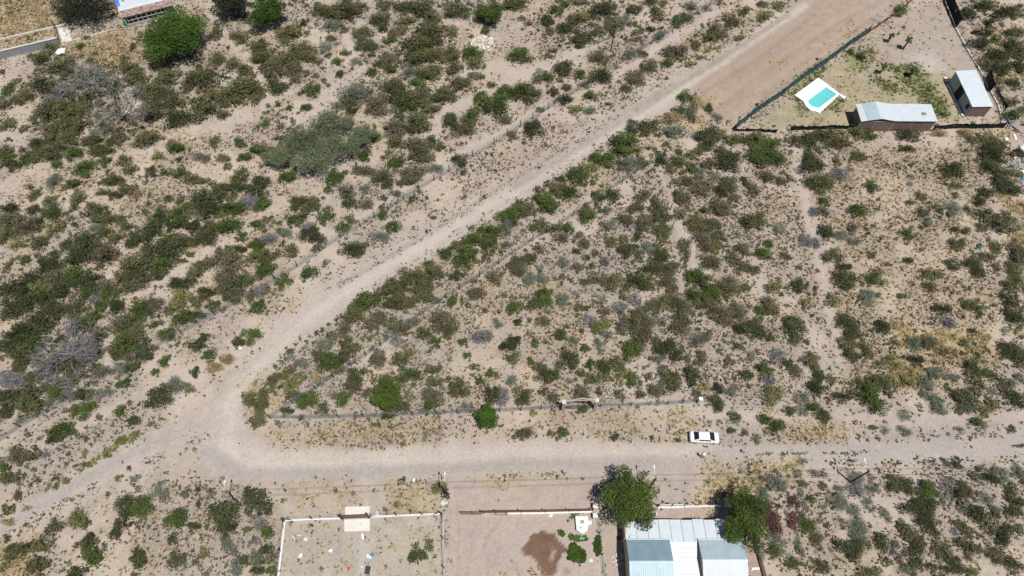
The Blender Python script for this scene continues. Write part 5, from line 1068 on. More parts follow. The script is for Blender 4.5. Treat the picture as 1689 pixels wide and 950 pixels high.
210 90 60 60G;150 120 50 40B;340 90 45 50S;410 50 25 20K;430 140 30 35O;480 145 30 22G;240 170 28 25S;220 230 50 35B;600 170 40 25B;690 150 45 50S;790 90 50 45K;50 230 25 25D;330 310 45 40D;165 360 35 30G;410 350 35 40S;480 400 30 35G;230 355 20 15O;560 360 35 35S;570 410 35 30S;500 210 50 35K;590 250 60 45g;530 270 40 35O;620 310 40 30S;720 260 60 50B;820 220 80 90O;850 300 70 70B;800 170 40 40O;930 215 40 35K;770 420 80 70G;820 350 60 50B;1000 400 75 75D;930 370 40 40O;920 470 50 40S;690 490 50 50O;1080 230 80 80B;1060 130 60 60O;900 130 55 60O;980 100 50 50O;1340 190 90 65B;1430 170 70 60B;1240 130 60 60O;1270 50 60 60G;1150 70 60 50G;1575 160 35 45G;1620 130 50 60B;1540 270 70 75D;1440 270 40 40D;1635 330 35 35G;1445 385 35 25G;1200 340 70 40S;1210 450 45 40B;1380 470 35 50B;1525 440 35 30S;1485 560 40 40G;1590 530 50 50G;1630 590 40 40K;1640 690 70 60g;1660 450 25 50K;1150 560 50 70D;1040 600 70 70O;990 570 60 50O;920 660 60 60B;780 610 45 50G;820 680 40 30B;750 550 40 30O;690 685 35 40O;565 665 25 28D;600 520 50 50G;540 590 50 40O;610 580 40 40g;505 490 35 40G;445 555 35 30G;370 470 65 75D;430 480 20 20O;140 480 25 35G;220 570 55 60D;200 520 40 35O;280 555 40 35G;310 510 35 30K;205 670 28 24D;80 700 60 65D;270 710 40 40B;450 670 60 50B;460 780 40 30G;370 600 20 18K;15 600 25 40S;150 800 25 30g;710 560 50 40g;1310 650 40 35D;1390 670 40 35S;1420 640 30 25K;1310 760 40 55G;1280 720 40 40B;1410 825 40 35G;1605 845 45 40G;1395 915 28 25G;1230 640 40 30Y;1180 690 30 30O
C4 1250 470
70 120 50 70B;110 180 30 25B;250 250 70 60O;200 260 50 50G;240 340 50 40B;310 355 25 20G;300 110 35 40g;470 100 60 50g;690 80 50 55S;755 60 25 20G;900 65 35 25O;540 230 60 65D;600 290 60 60D;570 380 70 70O;590 440 50 50D;660 350 20 18O;680 410 45 40O;785 270 55 50D;860 350 35 35B;990 370 40 60S;1080 360 70 50B;1200 230 50 45K;1170 150 60 40D;1320 110 50 40O;1390 145 40 40G;1350 290 30 30D;1590 90 60 50D;1620 190 60 70D;1560 400 60 60D;1640 440 60 80D;1550 290 30 25S;1000 470 50 40D;820 480 70 50g;1355 520 65 55G;340 480 65 60O;380 570 40 50D;380 640 60 60D;130 440 50 50K;185 490 32 35G;240 540 45 45B;470 590 35 35O;290 710 50 40S;200 790 38 40G;280 790 30 40S;350 780 50 40G;410 830 50 40D;130 900 55 50G;550 700 60 40D;650 620 50 40O;700 690 80 70G;760 770 60 50G;780 620 70 60O;1060 620 50 70S;1040 690 30 40S;1100 720 45 45S;1140 740 40 30S;1150 790 50 30S;1110 550 60 40S;1310 720 75 70O;1310 780 50 40S;1390 660 35 30S;1470 660 30 30S;1570 620 60 50O;1590 700 50 40D;1650 730 50 60D;925 820 35 40S;730 895 30 20G;795 910 30 28S;1380 870 50 45G;930 600 60 40g;640 560 25 50Y;1640 580 40 30S;1480 560 30 30O;860 590 40 40Y;1220 580 40 30S
D1 0 700
330 90 50 45D;440 50 40 30G;30 270 40 40G;50 330 60 40O;100 200 70 50B;200 200 60 40O;425 185 15 14D;840 75 30 35g;750 105 40 35g;670 190 30 22g;530 180 25 25g;530 250 28 22O;340 335 22 22D;300 390 20 28g;410 350 25 30g;345 390 20 25O;740 335 28 28g;845 345 35 28S;870 400 25 25S;805 275 15 20D;1000 430 55 40S;1010 370 30 20S;1165 430 35 32S;1240 400 25 25D;1320 415 18 25O;790 510 75 80D;890 520 70 75G;735 665 50 65D;1095 600 80 70G;1215 640 45 35D;1080 730 33 38D;1410 560 90 100D;1430 650 60 50D;1590 470 70 90D;1545 655 25 25G;1430 770 50 55S;1285 795 30 35g;1110 840 50 60O;875 850 55 55D;845 795 22 25D;560 720 50 50D;600 800 60 80G;340 640 55 45O;480 590 70 60g;30 520 20 20G;50 610 45 20Y;160 525 30 18Y;40 720 25 20D;155 630 18 14O;100 800 90 50O;230 870 60 50O;480 940 70 25D;270 770 60 40O;1470 890 60 50S;1540 860 40 35G;1610 840 50 50S;1650 780 30 30G;1600 920 50 30D;1590 730 30 30S
D2 420 700
60 520 55 50D;30 620 50 40K;80 680 50 45G;75 780 40 35D;20 850 40 50D;110 830 40 45O;110 920 40 30G;1080 70 25 40S;925 350 25 25D;1150 400 50 40g;1190 440 30 50D;1010 820 60 65D;1090 765 40 35O;1075 835 15 15O;185 475 25 15g
D3 840 700
330 55 40 30G;110 50 70 40B;260 60 30 15O;665 80 28 32G;895 80 18 15G;1060 100 20 18G;1550 90 35 30g;1480 50 25 25B;545 760 22 60G;330 680 20 20G;1630 590 60 100R;1590 440 35 30S
D4 1250 700
935 40 50 30S;1200 60 15 15S;1270 30 30 25S;1600 30 30 30O;585 228 18 14D;1165 228 22 20D;1245 240 36 38D;290 230 30 16S;40 430 35 40S;130 370 55 70S;60 350 50 40S;260 315 35 30S;350 310 30 30S;410 320 35 30S;410 380 30 25O;290 370 35 30B;620 330 60 45S;620 400 50 50K;705 335 28 25S;720 405 48 42S;520 405 40 30S;510 480 60 65S;425 515 28 22S;610 550 45 60S;690 490 38 35S;725 535 32 24S;265 430 30 28S;340 465 40 22G;290 510 30 38S;220 480 40 35R;110 600 50 80R;215 590 40 80R;320 610 60 50G;395 595 22 24S;525 610 25 28S;540 650 20 20S;640 650 65 80S;650 710 50 40S;800 570 42 40S;600 780 85 75D;770 720 55 50D;800 800 25 20S;370 700 50 50O;260 770 35 50S;120 740 50 50S;110 800 50 40G;30 820 30 50S;230 870 45 40G;400 890 50 40O;720 930 70 40O;930 910 40 30S;850 370 60 60O;930 380 60 55D;1070 420 70 70G;990 520 80 60D;1060 500 60 60D;1060 600 60 60D;1115 665 28 25D;920 640 40 40O;970 690 50 50O;1010 760 50 60D;1000 850 40 60O;1180 800 45 70O;1090 890 28 22D;1280 410 70 60O;1370 330 35 40O;1460 330 50 50D;1540 320 50 60S;1640 310 40 60S;1280 530 28 32S;1370 565 58 55D;1310 655 35 32O;1570 420 35 35D;1630 490 50 60D;1590 550 50 40D;1440 470 45 40S;1480 530 40 35S;1560 660 60 50D;1470 660 30 35O;1530 735 50 40D;1490 820 70 50O;1340 770 60 50O;1320 830 25 40O;1590 880 60 60D;1260 890 50 50D;1190 910 40 25D;1350 930 50 30g"""
import re
cands = []
for blk in re.split(r'\n(?=[A-D][1-4] )', SURVEY.strip()):
    head, body = blk.split('\n', 1); ox, oy = map(int, head.split()[1:3])
    for e in re.findall(r'(\d+) (\d+) (\d+) (\d+)([A-Za-z])', body):
        u, v, ru, rv = (int(q)/3.8 for q in e[:4]); cands.append((ox+u, oy+v, ru, rv, e[4]))
NAME = {'G': 'green_shrub', 'D': 'dark_shrub', 'O': 'olive_shrub', 'B': 'dull_shrub', 'g': 'yellow_green_shrub', 'S': 'silver_shrub', 'K': 'dead_shrub', 'Y': 'straw_clump', 'R': 'red_shrub'}
COLW = {'G': 'green', 'D': 'dark green', 'O': 'olive', 'B': 'dull brown-green', 'g': 'yellow-green', 'S': 'silvery', 'K': 'bare grey', 'Y': 'straw-coloured', 'R': 'dark red'}
shr = []
for (u, v, ru, rv, k) in cands:
    m_ = mpp(u, v); rx = ru*m_*1.24; h = min(3.2, max(.35, .72*rx if k != 'O' else .66*rx)); x, y = g(u, v, h*.45)
    ry = rv*m_*1.30
    shr.append([u, v, x, y, rx, max(.6*rx, min(1.6*rx, ry)), h, k, ru*rv])
shr.sort(key=lambda s_: -s_[8])
main = [s_ for s_ in shr if s_[7] in 'GDOBg']; keep = main[:300]; rest = main[300:]
other = [s_ for s_ in shr if s_[7] not in 'GDOBg']; keep += [s_ for s_ in other if s_[8] > 80 or s_[7] in 'YR']; rest += [s_ for s_ in other if not (s_[8] > 80 or s_[7] in 'YR')]
# places that the labels name
MARK = [('arch gate', 957, 663), ('white car', 1160, 721), ('clipped round tree', 804, 690), ('swimming pool', 1352, 157), ('brick shed', 1480, 192), ('grey shed', 1606, 150),
 ('brown gate', 588, 855), ('lone timber pole', 1008, 78), ('rust roofed house', 232, 15), ('big vivid tree', 291, 58), ('large bare tree', 203, 185), ('bare thorn tree', 118, 582),
 ('silvery thicket', 530, 238), ('rubbish heap', 1680, 255), ('white stone heap', 797, 72), ('damp patch', 898, 910), ('three white blocks', 735, 828), ('white end post', 1152, 660),
 ('sharp fence corner', 447, 690), ('grey wall end', 100, 70), ('netting tip', 1211, 214), ('silver bush lamp', 1403, 795), ('paling fence', 1254, 925), ('broad shade tree', 1040, 822),
 ('road bend', 360, 710), ('teal rag', 1615, 406), ('white rag', 1399, 652), ('pale soil patch', 732, 582), ('wedge tip', 1093, 258), ('white wall corner', 470, 859), ('pale rubble heap', 377, 127), ('thorn tree', 640, 652), ('black netting square', 1640, 140), ('upper dark tree', 381, 8)]
MP = [(n_, *g(u, v)) for n_, u, v in MARK]
NUM = {1: 'half a car length', 2: 'one car length', 3: 'one and a half car lengths', 4: 'two car lengths', 5: 'two and a half car lengths', 6: 'three car lengths', 7: 'three and a half car lengths', 8: 'four car lengths', 9: 'four and a half car lengths', 10: 'five car lengths', 12: 'six car lengths', 14: 'seven car lengths', 16: 'eight car lengths', 18: 'nine car lengths', 20: 'ten car lengths'}
used_labels = set()
def sizew(rx): return 'huge' if rx > 3.2 else 'large' if rx > 2.3 else 'medium' if rx > 1.5 else 'small' if rx > .9 else 'tiny'
PTS = np.array([[s_[2], s_[3]] for s_ in shr]); KND = np.array([s_[7] for s_ in shr])
def make_label(s_):
    x, y, rx, k = s_[2], s_[3], s_[4], s_[7]; noun = 'grass clump' if k == 'Y' else 'shrub'; best = None
    asp = s_[5]/rx; shp = '' 
    same = PTS[KND == k]
    for a, ax, ay in MP:
        d = math.hypot(x-ax, y-ay)
        if d > 48 or d < 1.6: continue
        nh = max(1, round(d/2.25)); nh = nh if nh in NUM else min(NUM, key=lambda q: abs(q-nh))
        for b_, bx, by in MP:
            if b_ == a: continue
            db = math.hypot(bx-ax, by-ay); cs = ((x-ax)*(bx-ax)+(y-ay)*(by-ay))/(d*db)
            if cs < .93: continue
            off = math.sqrt(max(0, 1-cs*cs))*d+abs(d-nh*2.25)
            tx, ty = ax+(bx-ax)/db*nh*2.25, ay+(by-ay)/db*nh*2.25; conf = int((np.hypot(same[:, 0]-tx, same[:, 1]-ty) < math.hypot(x-tx, y-ty)-1e-6).sum())
            lab = f"{sizew(rx)} {COLW[k]} {noun}, {NUM[nh]} from the {a} toward the {b_}"
            if lab in used_labels or len(lab.replace('-', ' ').split()) > 16 or len(re.findall(r"[A-Za-z0-9]+", lab)) > 16: continue
            sc = conf*6+off+d*.08+(1.5 if nh > 10 else 0)
            if best is None or sc < best[0]: best = (sc, lab)
    if best is None:
        for wd in ('', 'rounded ', 'spreading '):
            a = min(MP, key=lambda q: math.hypot(x-q[1], y-q[2])); dx, dy = x-a[1], y-a[2]
            dr = ('above' if dy > 0 else 'below') if abs(dy) > abs(dx) else ('right of' if dx > 0 else 'left of')
            d = max(1, round(math.hypot(dx, dy)/2.25)); d = d if d in NUM else min(NUM, key=lambda q: abs(q-d))
            lab = f"{wd}{sizew(rx)} {COLW[k]} {noun} {NUM[d].replace(' and a half', '-odd')} {dr} the {a[0]}"
            if lab not in used_labels: best = (0, lab); break
        else: best = (0, lab)
    used_labels.add(best[1]); return best[1]
GRP = {'S': 'silvery shrubs', 'K': 'bare grey shrubs', 'Y': 'straw grass clumps', 'R': 'dark red shrubs'}
rv = random.Random(5)
for s_ in keep:
    u, v, x, y, rx, ry, h, k, _ = s_
    lod = 'L' if rx > 1.7 else 'M' if rx > .9 else 'S'; var = rv.randrange(5 if lod != 'S' else 4)
    o = bpy.data.objects.new(NAME[k], bush_mesh(k, lod, var)); COL.objects.link(o); o.location = (x, y, gh(x, y)-.03)
    asp = ry/rx; hz_ = h/.80
    if .85 < asp < 1.2: o.rotation_euler.z = rv.random()*6.28
    else: o.rotation_euler.z = rv.choice((0, math.pi))+rv.uniform(-.15, .15)
    o.scale = (rx*1.04, ry*1.04, hz_); tag(o, make_label(s_), 'grass clump' if k == 'Y' else 'shrub', GRP.get(k, 'desert shrubs'))
# smaller plants, past counting: real geometry joined by kind
def inst(arr, x, y, z, sx, sy, sz, rot):
    Q, t_, m_ = arr; c, s__ = math.cos(rot), math.sin(rot); A = Q.copy(); X, Y = A[..., 0]*sx, A[..., 1]*sy
    A[..., 0] = X*c-Y*s__+x; A[..., 1] = X*s__+Y*c+y; A[..., 2] = A[..., 2]*sz+z; return A
acc = {}
def addto(k, A, t_, m_): acc.setdefault(k, []).append((A, t_, m_))
for s_ in rest:
    u, v, x, y, rx, ry, h, k, _ = s_; arr = bush_arr(k, 'S' if rx < 1.2 else 'M', rv.randrange(4)); dt = rv.uniform(-.3, .3)
    addto(k, inst(arr, x, y, gh(x, y)-.03, rx*1.08, ry*1.08, h/.8, rv.random()*6.28 if .85 < ry/rx < 1.2 else 0), np.clip(arr[1]+dt, 0, 1.4), arr[2])
# low herbs and seedlings between the shrubs
R2 = np.random.default_rng(99)
def scatter(n, f):
    x = R2.uniform(-118, 118, n); y = R2.uniform(9, 138, n); d = f(x, y); ok = R2.random(n) < d; x, y = x[ok], y[ok]
    z = -CAM_H; zc = -y*_s+z*_c; u = FPX*x/-zc; ok = np.abs(u) < 900; return x[ok], y[ok]
pat = lambda x, y, f, sd: fbm(x, y, f, sd, 3)
def f_scrub(x, y):
    d = gsample(dens, x, y); return np.clip(d*(pat(x, y, .16, 201)-.30)*3.0, 0, 1)*.7+.9*gsample(thick, x, y)*pat(x, y, .4, 209)
x, y = scatter(36000, f_scrub)
loc = pat(x, y, .1, 305); kinds = np.where(loc < .40, 1, np.where(loc < .58, 0, 2)); pick = R2.random(len(x))
for i in range(len(x)):
    lo = ('O', 'S', 'B')[kinds[i]] if pick[i] < .55 else ('O', 'G', 'D', 'B', 'O', 'g', 'S', 'B', 'U')[int(pick[i]*1000) % 9]
    rr_ = .22+.42*R2.random()**2.2; arr = bush_arr('O' if lo == 'U' else lo, 'S', int(R2.integers(4))); sub = R2.random(len(arr[0])) < (.12 if rr_ < .45 else .20)
    a2 = (arr[0][sub], arr[1][sub], arr[2][sub]); A = inst(a2, x[i], y[i], gh(x[i], y[i])-.02, rr_, rr_, rr_*1.0, R2.random()*6.28)
    c_ = A.mean(1, keepdims=True); A = c_+(A-c_)*2.15; addto(lo, A, np.clip(a2[1]+R2.uniform(-.3, .3), 0, 1.4), a2[2])
x, y = scatter(19000, lambda x, y: gsample(thick, x, y)*np.clip((pat(x, y, .25, 331)-.34)*3, 0, 1))
pk = R2.random(len(x)); pl_ = pat(x, y, .08, 341)
for i in range(len(x)):
    lo = 'OBODOBgO'[int(pk[i]*8)] if pl_[i] < .52 else 'BOBKBOSO'[int(pk[i]*8)]; rr_ = .5+.8*R2.random()**1.5; arr = bush_arr(lo, 'S', int(R2.integers(4))); sub = R2.random(len(arr[0])) < .38
    A = inst((arr[0][sub], 0, 0), x[i], y[i], gh(x[i], y[i])-.04, rr_, rr_*R2.uniform(.7, 1.2), rr_*.75, R2.random()*6.28); c_ = A.mean(1, keepdims=True)
    addto(lo, c_+(A-c_)*1.55, np.clip(arr[1][sub]+R2.uniform(-.3, .3), 0, 1.4), arr[2][sub])
x, y = scatter(30000, lambda x, y: np.clip(gsample(straw, x, y)-.45, 0, 1)*1.4*np.clip((pat(x, y, .3, 351)-.35)*3, 0, 1))
for i in range(len(x)):
    lo = 'YgYYOB'[int(R2.integers(6))]; rr_ = .35+.5*R2.random()**1.5; arr = bush_arr(lo, 'S', int(R2.integers(4))); sub = R2.random(len(arr[0])) < .3
    A = inst((arr[0][sub], 0, 0), x[i], y[i], gh(x[i], y[i])-.04, rr_, rr_*R2.uniform(.7, 1.2), rr_*.7, R2.random()*6.28); c_ = A.mean(1, keepdims=True)
    addto(lo, c_+(A-c_)*1.6, np.clip(arr[1][sub]+R2.uniform(-.3, .3), 0, 1.4), arr[2][sub])
NM = {'Y': 'straw_undergrowth', 'G': 'green_undergrowth', 'D': 'dark_undergrowth', 'O': 'olive_undergrowth', 'B': 'dull_undergrowth', 'g': 'yellow_green_undergrowth', 'S': 'silvery_undergrowth', 'K': 'dead_undergrowth', 'U': 'brown_undergrowth'}
for k, L in acc.items():
    Q = np.concatenate([a for a, _, _ in L]); o = put(NM.get(k, 'undergrowth'), quads_mesh('undergrowth', Q, [LEAF[k], BARK], np.concatenate([a for _, a, _ in L]), np.concatenate([a for _, _, a in L])))
    o['kind'] = 'stuff'; o['label'] = f"low {COLW.get(k, 'brown')} plants scattered between the larger shrubs"
# cushion tufts: the dark dots on the sand
def tufts(name, label, x, y, r0, r1, kind, nq=5, flat=.55, power=1.6):
    n = len(x); s_ = r0+(r1-r0)*R2.random(n)**power; z = gsample(gz, x, y); C = np.stack([x, y, z], -1)
    C = np.repeat(C, nq, 0); S = np.repeat(s_, nq); C = C+R2.normal(size=C.shape)*np.array([.36, .36, .0])*S[:, None]; C[:, 2] += S*flat*R2.random(len(S))
    Q = leaf_quads(C, S*1.05, R2, .9); o = put(name, quads_mesh(name, Q, [LEAF[kind]], np.repeat(R2.random(n), nq)*.8+R2.random(n*nq)*.3)); o['kind'] = 'stuff'; o['label'] = label
x, y = scatter(150000, lambda x, y: np.clip(gsample(dens, x, y)*1.2*(pat(x, y, .3, 401)-.20)*2.4, 0, 1)*.9)
tufts('cushion_tufts', 'small brown cushion tufts dotted over the sand', x, y, .15, .34, 'U', 4)
x, y = scatter(26000, lambda x, y: np.clip(gsample(dens, x, y), 0, 1)*np.clip((pat(x, y, .2, 431)-.4)*4, 0, 1)*.6)
tufts('olive_tufts', 'small olive tufts dotted over the sand', x, y, .18, .42, 'O', 5)
x, y = scatter(800000, lambda x, y: np.clip(gsample(straw, x, y), 0, 1)*np.clip((pat(x, y, .5, 411)-.25)*2.4, 0, 1)*.8)
tufts('dry_grass', 'dry straw-coloured grass on the verges', x, y, .14, .36, 'Y', 4)
x, y = scatter(400000, lambda x, y: np.clip(gsample(lawn, x, y)*1.3, 0, 1)*np.clip((pat(x, y, .4, 421)-.3)*3, 0, 1))
tufts('lawn_grass', 'green grass around the swimming pool', x, y, .16, .42, 'L', 4)
x, y = scatter(9000, lambda x, y: np.clip(1-gsample(dens, x, y), 0, 1)*np.clip((pat(x, y, .35, 441)-.52)*5, 0, 1)*.25)
tufts('road_weeds', 'sparse weeds on the bare tracks', x, y, .10, .28, 'U', 4)
for pts, wd_, dn in [([(1230,748),(1330,748),(1450,747)], .3, 160), ([(1590,738),(1700,735)], .3, 160), ([(1110,138),(990,212),(880,275),(790,330)], 1.0, 160), ([(560,470),(690,395),(800,325)], 1.2, 300), ([(1340,762),(1560,767),(1700,760)], 1.2, 300), ([(345,715),(150,806),(0,888)], 1.0, 350), ([(600,497),(700,425),(860,325),(1020,222)], 1.6, 700)]:
    W = [g(*p) for p in pts]; xs_, ys_ = [], []
    for _ in range(dn):
        i = int(R2.integers(len(W)-1)); q = R2.random(); xs_.append(W[i][0]+(W[i+1][0]-W[i][0])*q+R2.normal()*wd_*.5); ys_.append(W[i][1]+(W[i+1][1]-W[i][1])*q+R2.normal()*wd_*.5)
    x = np.array(xs_); y = np.array(ys_); ok = (pat(x, y, .35, 811) > .47) & (y > 9); tufts('road_weeds', 'weeds along the middle and edges of the dirt tracks', x[ok], y[ok], .10, .30, 'O' if dn > 600 else 'U', 4)
# grass in the yard
def in_px(polys, n):
    X, Y = [], []
    for P in polys:
        W = [g(*p) for p in P]; xs_ = [p[0] for p in W]; ys_ = [p[1] for p in W]; x = R2.uniform(min(xs_), max(xs_), n); y = R2.uniform(min(ys_), max(ys_), n); c = np.zeros(n, bool)
        for i in range(len(W)):
            (ax, ay), (bx, by) = W[i], W[(i+1) % len(W)]
            if ay != by: c ^= ((ay > y) != (by > y)) & (x < (bx-ax)*(y-ay)/(by-ay)+ax)
        c &= pat(x, y, 1.2, 511) > .36; X.append(x[c]); Y.append(y[c])
    return np.concatenate(X), np.concatenate(Y)
x, y = in_px([[(938,910),(944,895),(952,900),(964,910),(965,922),(960,928),(950,926),(938,922)],[(979,893),(988,884),(990,905),(986,915),(980,905)]], 900)
tufts('yard_grass', 'patches of lush green grass in the bare yard', x, y, .14, .4, 'V', 5, .8)
x, y = in_px([[(938,882),(955,884),(966,884),(970,890),(955,893),(940,889)],[(922,874),(929,878),(928,884),(922,880)],[(930,850),(952,845),(964,845),(950,850),(935,862)]], 350)
tufts('yard_weeds', 'ragged green weeds round the cistern', x, y, .14, .32, 'G', 4, .6)
x, y = in_px([[(465,578),(530,530),(545,545),(480,590),(440,620),(450,600)]], 160); tufts('verge_weeds', 'small green weeds along the edge of the diagonal road', x, y, .15, .38, 'G', 5, .6)
x, y = in_px([[(1105,105),(1190,75),(1290,10),(1300,20),(1200,85),(1120,125)],[(100,800),(160,750),(220,710),(215,725),(150,770)],[(1112,104),(1190,74),(1190,80)]], 700); tufts('verge_grass', 'yellow-green grass along the road verges', x, y, .2, .5, 'g', 5, .5)
# gravel and pebbles
x, y = scatter(14000, lambda x, y: .25+.5*np.clip((pat(x, y, .2, 601)-.45)*4, 0, 1)); n = len(x); s_ = .03+.09*R2.random(n)**3; z = gsample(gz, x, y); a = R2.random(n)*6.28
ring = np.stack([np.stack([x+np.cos(a+k*1.5708)*s_*R2.uniform(.7, 1.2, n), y+np.sin(a+k*1.5708)*s_*R2.uniform(.7, 1.2, n), z-.01], -1) for k in range(4)], 1); topq = ring*.0+ring; cen = ring.mean(1, keepdims=True); topq = cen+(ring-cen)*.6; topq[..., 2] += (s_*.8)[:, None]
Q = np.concatenate([topq]+[np.stack([ring[:, k], ring[:, (k+1) % 4], topq[:, (k+1) % 4], topq[:, k]], 1) for k in range(4)]); o = put('pebbles', quads_mesh('pebbles', Q, [M['stone']])); o['kind'] = 'stuff'; o['label'] = 'pale pebbles and stones lying on the ground'

# ------------------------------------------------------------------ stone heaps, rubbish and small things
rubble('stone_rubble', 'heap of white broken stone beside a rounded green tree', (797, 72), 2.6, 150, .08, .22, 'plastic', 1, .5)
rubble('stone_rubble', 'spread heap of pale gravel above the arch gate', (1002, 642), 1.5, 110, .05, .13, 'stone', 2, .35)
rubble('stone_rubble', 'pale rubble spread beside the path below the big vivid tree', (377, 126), 2.3, 90, .10, .28, 'stone', 3, .3)
rubble('stone_rubble', 'stones piled along the dark wall of the metal roofed house', (1019, 922), .9, 55, .08, .2, 'stone', 4, .3)
rubble('stone_rubble', 'grey stones heaped under the broad shade tree', (992, 815), 1.6, 80, .08, .22, 'stonegrey', 5, .4)
rubble('stone_rubble', 'small white debris beside a trail in the upper scrub', (770, 117), 1.0, 30, .08, .2, 'stone', 6)
rubble('stone_rubble', 'scattered small rubbish around the heap', (1672, 262), 3.2, 80, .05, .16, 'plastic', 7, .4, 1.0)
def lump(name, label, cat, px, sx, sy, sz, mt, seed, z=0.0, group=None, rot=None):
    r = random.Random(seed); x, y = g(*px); mb = MB(); rings = []; a0 = r.random()*6 if rot is None else rot
    for k, (zz, sc) in enumerate(((0, .72), (.25, 1.0), (.6, .86), (.9, .45), (1.0, .12))):
        rg = []
        for j in range(10):
            q = j*.6283; rr__ = sc*r.uniform(.78, 1.18); X, Y = math.cos(q)*rr__*sx, math.sin(q)*rr__*sy
            rg.append((x+X*math.cos(a0)-Y*math.sin(a0), y+X*math.sin(a0)+Y*math.cos(a0), z-.04+zz*sz*r.uniform(.85, 1.15)))
        rings.append(rg)
    mb.loft(rings); o = mb.build(name, M[mt], None, False, (x, y, z)); tag(o, label, cat, group); return o
def boxy(name, label, cat, px, sx, sy, sz, mt, rot, lid=None):
    x, y = g(*px); t_ = thing(name, label, cat, (x, y, gh(x, y)-.02)); t_.rotation_euler.z = rot; mb = MB()
    b0 = [(-sx*.92, -sy*.92), (sx*.92, -sy*.92), (sx*.92, sy*.92), (-sx*.92, sy*.92)]; b1 = [(-sx, -sy), (sx, -sy), (sx, sy), (-sx, sy)]; mb.hexa([(*p, 0) for p in b0], [(*p, sz) for p in b1]); o = put('body', mb.mesh('body', M[mt]), t_)
    mb = MB(); mb.box(-sx*1.04, -sy*1.04, sz+.002, sx*1.04, sy*1.04, sz+.06); mb.box(-sx*.3, -.02, sz+.062, sx*.3, .02, sz+.09); put('lid', mb.mesh('lid', M[lid or mt]), t_); return t_
lump('boulder', 'large white boulder beside the end of the grey wall', 'boulder', (101, 87), 1.25, .95, 1.0, 'plastic', 1)
for px_, sx, sy, sz, mt_, lab, cat in [((1659, 229), .55, .4, .4, 'plastic', 'white crumpled sack at the near edge of the rubbish heap', 'sack'), ((1661, 239), .5, .45, .35, 'stone', 'pale grey bag in weeds beside the rubbish heap', 'bag'), ((1671, 255), .55, .42, .5, 'orange', 'orange bucket-shaped bundle in the rubbish heap', 'bundle'),
   ((1680, 253), 1.2, 1.0, .5, 'blacktarp', 'large black sheet bunched in the rubbish heap', 'sheet'), ((1687, 245), .8, .9, .7, 'plastic', 'tall white sack beside the bunched black sheet', 'sack'), ((1681, 276), .35, .28, .3, 'cyan', 'bright cyan bag low in the rubbish heap', 'bag'), ((1686, 294), .5, .3, .25, 'blue', 'blue sheeting at the lower end of the rubbish heap', 'sheet'),
   ((1686, 284), .6, .5, .4, 'plastic', 'white bag between cyan bag and blue sheeting', 'bag'), ((1674, 225), 1.0, .25, .2, 'plastic', 'long white scrap across the top of the rubbish heap', 'scrap'), ((1655, 203), .5, .4, .5, 'plastic', 'white sack hanging by the fence end near the grey shed', 'sack'), ((1672, 268), .6, .5, .3, 'stonegrey', 'grey crumpled bag under the orange bundle', 'bag'),
   ((1675, 208), 2.2, .8, .5, 'stonegrey', 'grey draped sheet lying beyond the end of the black netting', 'sheet'),
   ((1615, 406), .75, .45, .35, 'teal', 'crumpled dark teal rag lying alone in the dotted lot', 'rag'), ((1399, 652), .5, .16, .35, 'plastic', 'torn white rag caught in a dark shrub', 'rag'), ((396, 573), .42, .34, .35, 'plastic', 'white sack on the road edge beside two bushes', 'sack'),
   ((545, 908), .28, .28, .2, 'plastic', 'square white scrap alone in the middle of the empty plot', 'scrap'), ((496, 916), .36, .26, .22, 'plastic', 'white scrap in weeds near the outer plot wall', 'scrap'), ((504, 889), .34, .24, .16, 'slab', 'pale block beside sticks in the empty plot', 'block'),
   ((575, 938), .26, .2, .15, 'red', 'red cloth on the ground of the empty plot', 'cloth'), ((596, 934), .3, .2, .15, 'stone', 'grey white scrap beside the plot path', 'scrap'), ((598, 884), .5, .2, .12, 'plastic', 'white rubble at the end of the pink ramp', 'rubble'),
   ((734, 823), .34, .32, .4, 'stone', 'pale block at the foot of the drive mouth lamp', 'block'), ((735.5, 829), .36, .34, .4, 'stone', 'second pale block from the drive mouth lamp', 'block'), ((730, 829.5), .4, .36, .35, 'slab', 'squarish pale block farthest from the drive mouth', 'block'),
   ((682.5, 791.5), .3, .22, .3, 'plastic', 'white sack alone on the verge above the empty plot', 'sack'), ((622, 847), .45, .3, .25, 'stone', 'grey white rubbish at the wall beside the concrete pad', 'rubbish'), ((908, 850), .4, .3, .2, 'slab', 'pale flat stone below the sheet fence', 'stone'), ((974, 924), .36, .3, .25, 'slab', 'pale block beside the lush yard grass', 'block'),
   ((1080, 847), .45, .35, .25, 'stone', 'white stones beside the broad shade tree and roof', 'stone'), ((308, 263), .1, .4, .35, 'steel', 'small dark stump on sand in the upper scrub', 'stump')]:
    lump(cat.replace(' ', '_'), lab, cat, px_, sx, sy, sz, mt_, int(px_[0]*7+px_[1]))
boxy('storage_box', 'blue plastic storage box beside two white boxes in the empty plot', 'box', (614.5, 915.5), .26, .2, .3, 'blue', .6, 'blue')
boxy('storage_box', 'white box touching the blue storage box', 'box', (611.5, 918.5), .2, .18, .26, 'plastic', .5); boxy('storage_box', 'small white box one step from the blue storage box', 'box', (607, 917), .15, .2, .3, 'plastic', .2)
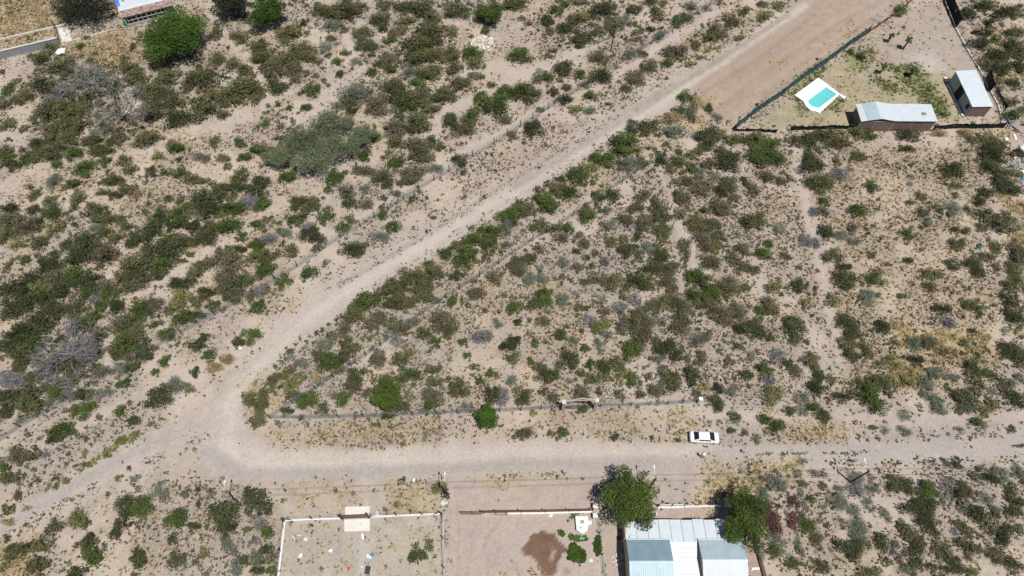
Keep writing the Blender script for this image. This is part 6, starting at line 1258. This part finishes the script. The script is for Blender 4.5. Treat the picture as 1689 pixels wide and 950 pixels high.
# wheelbarrow, trestle, sticks, ring, netting roll
x, y = g(607.5, 941); wb_ = thing('wheelbarrow', 'dark upturned wheelbarrow at the lower end of the plot path', 'wheelbarrow', (x, y, 0)); mb = MB(); mb.hexa([(x-.3, y-.35, .25), (x+.2, y-.45, .25), (x+.3, y+.25, .25), (x-.2, y+.3, .25)], [(x-.4, y-.5, .55), (x+.3, y-.6, .55), (x+.42, y+.4, .5), (x-.3, y+.45, .5)]); mb.build('tray', M['steel'], wb_)
for s_ in (-1, 1): mb = MB(); mb.path([(x+s_*.22+.1, y-.9, .2), (x+s_*.22, y-.2, .35), (x+s_*.1-.1, y+.6, .3), (x-.3+s_*.25, y+1.1, .55)], .03, 5); mb.build('handle', M['steel'], wb_)
mb = MB(); mb.tube((x+.04, y-.9, .2), (x+.16, y-.9, .2), .2, .2, 12); mb.build('wheel', M['rubber'], wb_)
x, y = g(878, 945.5); tr_ = thing('steel_frame', 'red steel frame lying on the bare yard below the damp patch', 'frame', (x, y, 0))
q = [g(u, v) for u, v in ((873, 942), (882, 944), (886, 949), (877, 949))]; mb = MB()
for a, b in zip(q, q[1:]+q[:1]): mb.tube((*a, .35), (*b, .35), .035, .035, 5)
for a in q: mb.tube((*a, 0), (*a, .62), .03, .03, 5)
mb.build('frame', M['redsteel'], tr_)
for k, (a, b) in enumerate((((482, 884), (486, 892)), ((488, 896), (500, 886)), ((490, 883.5), (497, 883)), ((483, 881), (489, 887)))):
    p, q = g(*a), g(*b); mb = MB(); mid = ((p[0]+q[0])/2+.15, (p[1]+q[1])/2, .12); mb.path([(*p, .05), mid, (*q, .06)], .05, 5)
    tag(mb.build('stick', M['wood' if k % 2 else 'plastic'], None, False, (*p, 0)), ('pale branch upright in the stick pile of the empty plot', 'long dark stick lying slanted in the stick pile', 'short grey white stick across the top of the stick pile', 'thin pale forked stick nearest the outer plot wall')[k] if True else '', 'stick')
x, y = g(605, 892); mb = MB(); pts = [(x+math.cos(k*.3927)*.28, y+math.sin(k*.3927)*.30, .05) for k in range(17)]; mb.path(pts, .03, 5); tag(mb.build('hoop', M['redsteel'], None, False, (x, y, 0)), 'thin rusty hoop on the ground near the pink ramp', 'hoop')
lump('netting_bundle', 'crumpled green netting bundle between cistern and lush yard grass', 'netting', (961, 888), .7, .3, .25, 'greenpaint', 77, rot=.15)
# rails by the fence end near the rubbish
a, b = g(1660, 212), g(1668, 203); fr = thing('rail_stack', 'two grey rails leaning by the fence end near the rubbish heap', 'rails', (*a, 0))
for k in range(2): mb = MB(); mb.tube((a[0]+k*.5, a[1], .1), (b[0]+k*.5, b[1], .9), .09, .09, 6); mb.build('rail', M['concdark'], fr)
p = g(1662, 217); mb = MB()
for k in range(1): pass
import sys; tri = sum(len(o.data.polygons)*2 for o in bpy.data.objects if o.type == 'MESH' and o.get('kind') == 'stuff'); print('stuff tris', tri, sum(len(m.polygons) for m in bpy.data.meshes)*2)
print('objects', len(bpy.data.objects), 'keep', len(keep), 'rest', len(rest))
